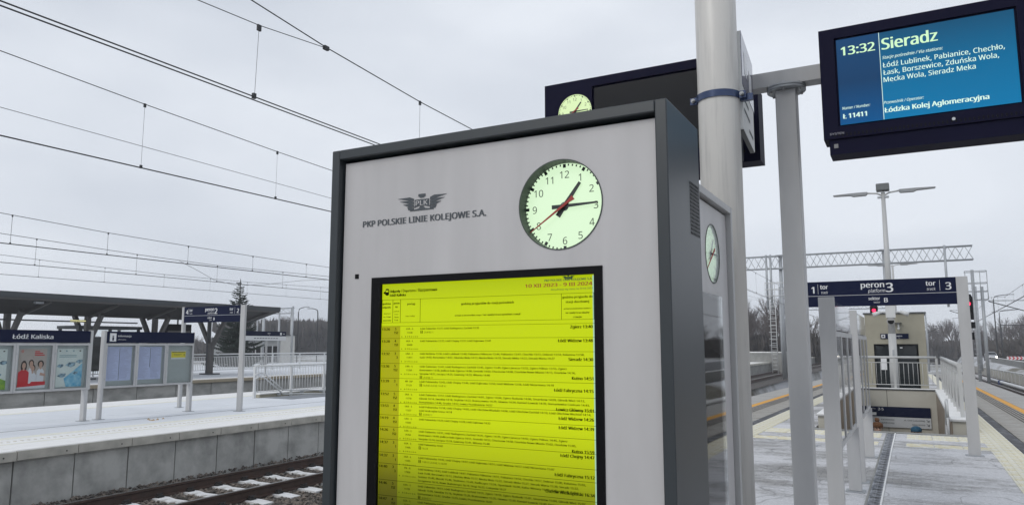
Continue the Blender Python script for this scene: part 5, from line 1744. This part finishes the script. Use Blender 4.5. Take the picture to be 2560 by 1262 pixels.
# ================================================================== RIGHT SIDE: noise fence, road, car, barrier
fn = thing('trackside_fence', 'low beige panel fence with white top rail between track and road', 'fence', (0, 0, 0))


def fp(y): return 7.6 + 0.35 * math.sin((y - 60) / 60), -1.45 - 0.0125 * (y - 60)


y = 44
fb = MB()
k = 0
while y < 150:
    (xa, za), (xb, zb) = fp(y), fp(y + 3)
    MB().add([(xa, y + .06, za), (xb, y + 2.94, zb), (xb, y + 2.94, zb + .80), (xa, y + .06, za + .80), (xa + .1, y + .06, za), (xb + .1, y + 2.94, zb), (xb + .1, y + 2.94, zb + .80), (xa + .1, y + .06, za + .80)],
             [(0, 1, 2, 3), (7, 6, 5, 4), (0, 4, 5, 1), (3, 2, 6, 7), (0, 3, 7, 4), (1, 5, 6, 2)]).obj('fence_panel', M_tanw, fn)
    MB().box(xa - .06, xa + .14, y - .05, y + .05, za - .2, za + .92).obj('post', M_steel, fn)
    y += 3
    k += 1
MB().tube([(fp(y)[0] + .03, y, fp(y)[1] + .93) for y in range(42, 152, 6)], 0.05, 8).obj('top_rail', M_white, fn)
pp = thing('white_pipe', 'white insulated pipe lying along the ballast right of the track', 'pipe', (0, 0, 0))
MB().tube([(6.7, y, gz(y) - 0.74) for y in (30, 45, 60, 75, 90)], 0.13, 10).obj('tube', M_white, pp)
for y in (52, 78):
    MB().box(6.5, 6.9, y, y + .4, gz(y) - .95, gz(y) - .6).obj('collar', mat('blue_wrap', (0.02, 0.05, 0.16), 0.6), pp)

rd = MB()
for (ya, yb) in ((20, 400),):
    rd.add([(9.9, ya, -0.86), (20, ya, -0.86), (40, yb, -0.86), (16, yb, -0.86)], [(0, 1, 2, 3)])
struct(rd.obj('road', M_asph))
MB_bar = thing('concrete_barrier', 'long low concrete barrier dusted with snow beside the road', 'barrier', (0, 0, -0.9))
for i in range(24):
    ya = 40 + i * 4
    MB().prism([(ya + .05, 0), (ya + 3.95, 0), (ya + 3.95, 0.7), (ya + .05, 0.7)], 10.6, 10.85, 'x').obj('barrier_block', M_concd, MB_bar)
    MB().box(10.62, 10.83, ya + .05, ya + 3.95, 0.7, 0.73).obj('snow_cap', M_snow, MB_bar)

# approaching car, body lofted from cross sections
car = thing('car', 'silver car driving towards us on the road with both headlights lit', 'car', (11.2, 143, -0.855))
secs = [(-2.1, .62, .35, .62), (-2.05, .78, .25, .72), (-1.2, .86, .2, .86), (-0.9, .86, .2, .95), (-0.3, .80, .2, 1.40), (0.9, .80, .2, 1.45), (1.5, .83, .2, 1.05), (2.05, .78, .25, .95), (2.12, .65, .35, .8)]
cb_ = MB()
vs, fs = [], []
for (y, w, za, zb) in secs:
    top = w * (0.95 if zb < 1.1 else 0.72)
    vs += [(-w, y, za), (w, y, za), (w, y, min(.85, zb * .9)), (top, y, zb), (-top, y, zb), (-w, y, min(.85, zb * .9))]
for i in range(len(secs) - 1):
    for j in range(6):
        k = (j + 1) % 6
        fs.append((i * 6 + j, i * 6 + k, (i + 1) * 6 + k, (i + 1) * 6 + j))
fs += [tuple(range(6)), tuple((len(secs) - 1) * 6 + j for j in range(5, -1, -1))]
cb_.add(vs, fs, True)
cb_.obj('body', mat('car_silver', (0.42, 0.43, 0.45), 0.3, 0.5), car)
MB().quad((-.66, -.93, .93), (.66, -.93, .93), (.58, -.36, 1.36), (-.58, -.36, 1.36)).obj('windscreen', M_doorglass, car)
for sx in (-1, 1):
    MB().ring((sx * .6, .62), 0.0001, .13, -2.14, -2.08, 16).obj('headlight', M_headlamp, car)
    for yy in (-1.35, 1.35):
        w_ = MB().tube([(sx * .72, yy, .32), (sx * .88, yy, .32)], .32, 18).obj('wheel', M_rubber, car)
        MB().tube([(sx * .87, yy, .32), (sx * .89, yy, .32)], .19, 12).obj('rim', M_galv, w_)
MB().box(-.4, .4, -2.13, -2.09, .4, .55).obj('grille', M_black, car)
# chevron board
cv = thing('chevron_sign', 'red and white chevron board at the bend of the road', 'road sign', (12.5, 134, -0.9))
cv.scale = (0.62, 1, 0.75)
MB().box(0, 4.0, 0, .05, .5, 1.15).obj('board', M_signwhite, cv)
ch = MB()
for k in range(5):
    x = .2 + k * .78
    ch.add([(x, -.004, .5), (x + .35, -.004, .5), (x + .68, -.004, .825), (x + .35, -.004, 1.15), (x, -.004, 1.15), (x + .33, -.004, .825)], [(0, 1, 2, 5), (5, 2, 3, 4)])
ch.obj('chevrons', M_red, cv)
for xx in (.4, 3.5):
    MB().tube([(xx, .08, 0), (xx, .08, 1.1)], .04, 6).obj('post', M_galv, cv)
tg = thing('traffic_gantry', 'thin overhead gantry with a small green road sign far right', 'road sign', (11.5, 128, -0.9))
MB().tube([(0, 0, 5.4), (14, 0, 5.4)], .06, 6).tube([(0, 0, 0), (0, 0, 5.4)], .08, 6).obj('frame', M_wire, tg)
MB().box(8.2, 10.6, -.08, 0, 5.2, 5.75).obj('green_panel', mat('road_green', (0.0, 0.14, 0.09), 0.5), tg)
bb = thing('dark_board', 'dark square board at the right picture edge by the road', 'sign', (13.2, 100, -0.9))
MB().box(0, 1.9, -.1, .1, 1.7, 3.7).obj('board', M_black, bb)
MB().tube([(.9, .15, 0), (.9, .15, 3.5)], .06, 6).obj('post', M_galv, bb)

# left boards far away
bl_ = thing('platform_board', 'small navy platform 2 board in the distance beside the column', 'sign', (-15.0, 56, 0))
MB().box(-1.2, 1.0, -.03, .03, 2.2, 2.6).obj('panel', M_signblue, bl_)
lettering([('2', .6, 2.28, .24, {'bold': .06})], 'lettering', M_signwhite, bl_, -.035)
MB().box(-1.25, -1.2, -.05, .05, 0, 2.6).box(1.0, 1.05, -.05, .05, 0, 2.6).obj('post', M_steel, bl_)
rf = thing('railing', 'distant white railing along the middle platform seen between column and grey post', 'railing', (-19.5, 40, 0))
for i in range(20):
    bl2 = MB()
    for j in range(12):
        bl2.box(-.02, .02, i * 3 + j * .25, i * 3 + j * .25 + .03, .1, 1.0)
    bl2.obj('uprights', M_white, rf)
MB().tube([(0, 0, 1.05), (0, 60, 1.05)], .05, 6).obj('top_rail', M_white, rf)
ret = thing('retaining_wall', 'long pale wall behind the far end of the middle platform', 'wall', (-45, 75, -1))
MB().box(0, 36, 0, .3, 0, 1.9).obj('wall', M_conc, ret)
MB().box(0, 36, -.05, .35, 1.9, 2.0).obj('snow_cap', M_snow, ret)


# ================================================================== PEOPLE ON THE STAIRS
def person(label, loc, rz, coat, cap_m, hood):
    t_ = thing('person', label, 'person', loc, rz)
    J = [((0, 0, .95), .155), ((0, .0, 1.12), .14), ((0, -.02, 1.30), .165), ((0, -.02, 1.43), .12), ((0, -.03, 1.50), .06), ((0, -.05, 1.58), .075), ((0, -.06, 1.66), .098), ((0, -.055, 1.73), .085)]
    E_ = [(i, i + 1) for i in range(7)]
    for s in (-1, 1):
        a = len(J)
        J += [((s * .2, -.02, 1.40), .075), ((s * .27, .02, 1.14), .055), ((s * .25, -.14, .93), .042), ((s * .24, -.19, .86), .035)]
        E_ += [(3, a), (a, a + 1), (a + 1, a + 2), (a + 2, a + 3)]
        b = len(J)
        J += [((s * .1, 0, .86), .1), ((s * .11, -.05 - .08 * s, .48), .07), ((s * .11, .02 - .08 * s, .10), .05), ((s * .12, -.12 - .08 * s, .04), .042)]
        E_ += [(0, b), (b, b + 1), (b + 1, b + 2), (b + 2, b + 3)]
    me = bpy.data.meshes.new('body')
    me.from_pydata([j[0] for j in J], E_, [])
    o = bpy.data.objects.new('body', me)
    COL.objects.link(o)
    md = o.modifiers.new('skin', 'SKIN')
    for i, j in enumerate(J):
        me.skin_vertices[0].data[i].radius = (j[1], j[1])
    me.skin_vertices[0].data[0].use_root = True
    sb = o.modifiers.new('sub', 'SUBSURF'); sb.levels = 2; sb.render_levels = 2
    bpy.context.view_layer.update()
    m2 = bpy.data.meshes.new_from_object(o.evaluated_get(bpy.context.evaluated_depsgraph_get()))
    bpy.data.objects.remove(o)
    m2.materials.clear(); m2.materials.append(coat); m2.materials.append(M_skin); m2.materials.append(M_rubber)
    for p in m2.polygons:
        p.use_smooth = True
        z = p.center.z
        p.material_index = 1 if z > 1.5 or (z < .9 and abs(p.center.x) > .19 and z > .8) else (2 if z < .82 else 0)
    bo = bpy.data.objects.new('body', m2); bo.parent = t_; COL.objects.link(bo)
    # face
    for s in (-1, 1):
        e = MB().ring((s * .035, 1.665), .0001, .011, -.162, -.152, 10).obj('eye', M_black, t_)
        MB().tube([(s * .098, -.05, 1.64), (s * .112, -.04, 1.67), (s * .098, -.05, 1.69)], .014, 6).obj('ear', M_skin, t_)
    MB().prism([(-.155, 1.66), (-.185, 1.625), (-.15, 1.62)], -.012, .012, 'x').obj('nose', M_skin, t_)
    MB().box(-.026, .026, -.158, -.148, 1.592, 1.602).obj('mouth', mat('lips', (.4, .15, .13), .5), t_)
    # cap
    vs, fs = [], []
    n = 20
    rings = [(1.675, .118), (1.71, .122), (1.75, .112), (1.785, .085), (1.805, .045), (1.81, .004)]
    rr_ = random.Random(3)
    for z, r in rings:
        for i in range(n):
            a = 2 * math.pi * i / n
            q = r * (1 + (rr_.uniform(-.06, .06) if hood else 0))
            vs.append((q * math.cos(a), -.055 + q * 1.08 * math.sin(a), z + (-.02 if math.sin(a) > .3 else 0.012) * (r > .1)))
    for i in range(len(rings) - 1):
        for j in range(n):
            k = (j + 1) % n
            fs.append((i * n + j, i * n + k, (i + 1) * n + k, (i + 1) * n + j))
    MB().add(vs, fs, True).obj('hat', cap_m, t_)
    if hood:   # bobble and fur collar
        bm = bmesh.new(); bmesh.ops.create_icosphere(bm, subdivisions=2, radius=.055)
        for v in bm.verts: v.co *= rr_.uniform(.8, 1.2); v.co += Vector((0, -.05, 1.85))
        m3 = bpy.data.meshes.new('bobble'); bm.to_mesh(m3); bm.free(); m3.materials.append(cap_m)
        q = bpy.data.objects.new('bobble', m3); q.parent = t_; COL.objects.link(q)
        MB().tube([(.15 * math.cos(a), -.03 + .15 * math.sin(a), 1.485) for a in [i * math.pi / 6 for i in range(13)]], .05, 8).obj('scarf', mat('pale_scarf', (.55, .48, .42), .9), t_)
    return t_


person('person in rust brown coat and brown bobble hat coming up the stairs', (-0.84, 19.9, -2.0), R(10), mat('rust_coat', (.19, .055, .03), .9), mat('brown_wool', (.16, .07, .03), .95, var=.4, vscale=60), True)
person('person in a teal blue beanie lower down the stairs, only the head showing', (-0.02, 20.6, -2.13), R(-5), mat('dark_coat', (.03, .035, .05), .8), mat('teal_wool', (.02, .09, .16), .95, var=.3, vscale=60), False)


# ================================================================== TREES
def bare_tree_mesh(seed, h=9.0, spread=1.0):
    r = random.Random(seed)
    T_, C_ = MB(), MB()

    def seg(b, p, q, r0, r1):
        b.tube([p, q], r0, 3, r2=r1, cap=False, smooth=False)

    def grow(p, d, ln, rad, lv):
        n = 3 if lv < 3 else 2
        for i in range(n):
            q = p + d * (ln / n)
            seg(T_ if lv == 0 else C_, p, q, rad * (1 - .25 * i / n), rad * (1 - .25 * (i + 1) / n))
            if lv > 0 or i > 0:
                k = (2 if lv == 0 else 2) if lv < 4 else 0
                for _ in range(k):
                    a = r.uniform(0, 6.283)
                    t_ = r.uniform(.5, 1.0) * spread
                    o_ = Vector((math.cos(a), math.sin(a), 0))
                    nd = (d + o_ * t_ + Vector((0, 0, .18))).normalized()
                    grow(q, nd, ln * r.uniform(.55, .72), rad * .55, lv + 1)
            p = q
            d = (d + Vector((r.uniform(-.14, .14), r.uniform(-.14, .14), .05))).normalized()
        if lv < 4:
            grow(p, d, ln * .65, rad * .6, lv + 1)
    grow(Vector((0, 0, 0)), Vector((0, 0, 1)), h * .40, h * .016, 0)
    kz = h / max(v[2] for v in C_.v)
    for b in (T_, C_): b.v = [(v[0] * kz, v[1] * kz, v[2] * kz) for v in b.v]
    out = []
    for nm, b in (('trunk', T_), ('crown', C_)):
        me = bpy.data.meshes.new(nm); me.from_pydata(b.v, [], b.f); me.materials.append(M_bark)
        out.append(me)
    return out


TR = [bare_tree_mesh(s, 9.0, sp) for s, sp in ((1, .9), (2, .7), (3, 1.1), (4, .8), (5, .6))]


def tree(label, x, y, z, s, i, group):
    t_ = thing('bare_tree', label, 'tree', (x, y, z), rnd.uniform(0, 6.28), group)
    t_.scale = (s, s, s * rnd.uniform(.9, 1.15))
    piece('trunk', TR[i % 5][0], t_, (0, 0, 0)); piece('crown', TR[i % 5][1], t_, (0, 0, 0))
    return t_


rt = random.Random(21)
# belt across the far end of the line, right part of the picture
for i in range(44):
    x = -60 + i * 2.9 + rt.uniform(-1, 1)
    tree('leafless tree in the grey belt across the end of the railway line', x, rt.uniform(205, 240), -2.6, rt.uniform(.95, 1.3), i, 'leafless trees at the end of the railway line')
for i in range(16):
    tree('tall leafless tree with dense twigs behind the ladder mast', -44 + i * 2.0 + rt.uniform(-.8, .8), rt.uniform(112, 128), -1.5, rt.uniform(.85, 1.15), i, 'leafless trees behind the ladder mast')
for i in range(20):
    tree('leafless tree on the right beyond the road', 18 + i * 2.3 + rt.uniform(-1, 1), rt.uniform(150, 200), -1.2, rt.uniform(.5, .78), i, 'leafless trees beyond the road')
# belt behind the station building, left part
for i in range(56):
    a = i / 55
    tree('leafless tree in the dark belt behind the station building', -112 - a * 85 + rt.uniform(-2, 2), 190 - a * 105 + rt.uniform(-8, 8), -1.5, rt.uniform(1.0, 1.3) * (1 if a < .5 else .55), i, 'leafless trees behind the station building')
for i in range(30):
    tree('small leafless tree seen under the canopy roof', -100 - rt.uniform(0, 14), 18 + i * 2.2, -1, rt.uniform(.32, .46), i, 'small leafless trees under the canopy')


def brush(name, label, pts, n, h, seed, w=3.0):
    r = random.Random(seed)
    V, Fc = [], []
    for _ in range(n):
        k = r.randrange(len(pts) - 1)
        t_ = r.random()
        x = pts[k][0] + (pts[k + 1][0] - pts[k][0]) * t_ + r.uniform(-w, w)
        y = pts[k][1] + (pts[k + 1][1] - pts[k][1]) * t_ + r.uniform(-w, w)
        z0 = pts[k][2]
        hh = h * r.uniform(.35, 1.0)
        for _ in range(5):
            a, s = r.uniform(0, 6.28), r.uniform(.15, .5) * hh
            o = len(V)
            q = (x + math.cos(a) * s, y + math.sin(a) * s, z0 + hh * r.uniform(.6, 1))
            d = .05 + .02 * hh
            V += [(x - d, y, z0), (x + d, y, z0), q, (x, y + d, z0 + hh * .3), (q[0] + .3 * math.cos(a + 1), q[1] + .3 * math.sin(a + 1), q[2] - .35 * hh)]
            Fc += [(o, o + 1, o + 2), (o + 3, o + 4, o + 2)]
    me = bpy.data.meshes.new(name); me.from_pydata(V, [], Fc); me.materials.append(M_brush)
    o = bpy.data.objects.new(name, me); COL.objects.link(o)
    return struct(o, 'stuff', label)


brush('undergrowth', 'dense leafless undergrowth below the tree belt at the end of the line', [(-60, 200, -2.8), (0, 205, -2.8), (70, 205, -2.8)], 9000, 6.5, 1, 5)
brush('undergrowth', 'leafless hedge behind the ladder mast', [(-46, 116, -1.4), (-12, 116, -1.6)], 5000, 5.2, 2, 3)
brush('undergrowth', 'leafless bushes beyond the road', [(17, 150, -1), (65, 175, -1)], 5000, 4.5, 3, 4)
brush('undergrowth', 'leafless woodland mass behind the station building', [(-110, 190, -1), (-150, 140, -1)], 12000, 10.0, 4, 7)
brush('undergrowth', 'low woodland seen under the canopy roof', [(-158, 130, -1), (-197, 85, -1), (-230, 40, -1)], 6000, 4.2, 6, 6)
brush('undergrowth', 'scrub behind the canopy platform', [(-96, 14, -1), (-104, 50, -1), (-112, 90, -1)], 5000, 1.6, 5, 4)


def spruce(label, loc, h):
    t_ = thing('spruce_tree', label, 'tree', loc)
    MB().tube([(0, 0, 0), (0, 0, h * .96)], .16, 8, r2=.02).obj('trunk', M_bark, t_)
    r = random.Random(8)
    b = MB()
    V, Fc = [], []

    def spike(p, q, w):
        d = (q - p)
        if d.length < 1e-4: return
        a = d.cross(Vector((0, 0, 1)))
        a = a.normalized() * w if a.length > 1e-5 else Vector((w, 0, 0))
        c = Vector((0, 0, 1)) * w
        o = len(V)
        m = p + d * .4
        V.extend([p, m + a, m - a, m + c, m - c * .8, q])
        Fc.extend([(o + i for i in f) for f in ()])
        for f in ((0, 1, 3), (0, 3, 2), (0, 2, 4), (0, 4, 1), (5, 3, 1), (5, 2, 3), (5, 4, 2), (5, 1, 4)):
            Fc.append(tuple(o + i for i in f))
    lv = 0
    z = h * .06
    while z < h * .97:
        t1 = z / h
        L_ = h * .34 * (1 - t1) ** .85 * r.uniform(.8, 1.12) + .12
        nb = 9 if t1 < .8 else 5
        for k in range(nb):
            a = r.uniform(0, 6.283)
            dr = Vector((math.cos(a), math.sin(a), 0))
            Lk = L_ * r.uniform(.6, 1.12)
            sag = -.16 * Lk
            ns = max(3, int(Lk / .16))
            pp = Vector((0, 0, z))
            for s in range(ns):
                u = (s + 1) / ns
                q = Vector((0, 0, z)) + dr * (Lk * u) + Vector((0, 0, sag * math.sin(u * 2.4) + .22 * Lk * max(0, u - .6)))
                spike(pp - (q - pp) * .3, q + (q - pp) * .4, .045)
                sd = Vector((-dr.y, dr.x, 0))
                for sg_ in (-1, 1):
                    tl_ = Lk * .33 * (1 - u * .75)
                    e = q + (dr * .6 + sd * sg_).normalized() * tl_ + Vector((0, 0, -.25 * tl_))
                    spike(q, e, .04)
                    e2 = q + (dr * .2 + sd * sg_ * .4).normalized() * tl_ * .5 + Vector((0, 0, -.5 * tl_))
                    spike(q, e2, .035)
                pp = q
        z += h * .021
    spike(Vector((0, 0, h * .93)), Vector((0, 0, h * 1.02)), .06)
    b.v = [tuple(v) for v in V]; b.f = Fc; b.sm = [False] * len(Fc)
    me = bpy.data.meshes.new('crown'); me.from_pydata(b.v, [], b.f); me.materials.append(M_spruce)
    o = bpy.data.objects.new('crown', me); o.parent = t_; COL.objects.link(o)
    return t_


spruce('dark spruce tree with upturned branch tips rising above the canopy roof', (-45.0, 39.7, -0.5), 7.1)

# ================================================================== HAZE
hz = MB().box(-260, 160, -20, 330, -4.9 - 1.3, 17).obj('haze', M_dark)
hm = bpy.data.materials.new('haze_air')
hm.use_nodes = True
n, l = hm.node_tree.nodes, hm.node_tree.links
n.remove(n['Principled BSDF'])
v = n.new('ShaderNodeVolumePrincipled')
v.inputs['Color'].default_value = (0.93, 0.95, 1.0, 1)
v.inputs['Density'].default_value = 0.0011
v.inputs['Anisotropy'].default_value = 0.2
l.new(v.outputs[0], n['Material Output'].inputs['Volume'])
hz.data.materials[0] = hm
struct(hz, 'stuff', 'thin winter haze in the air')
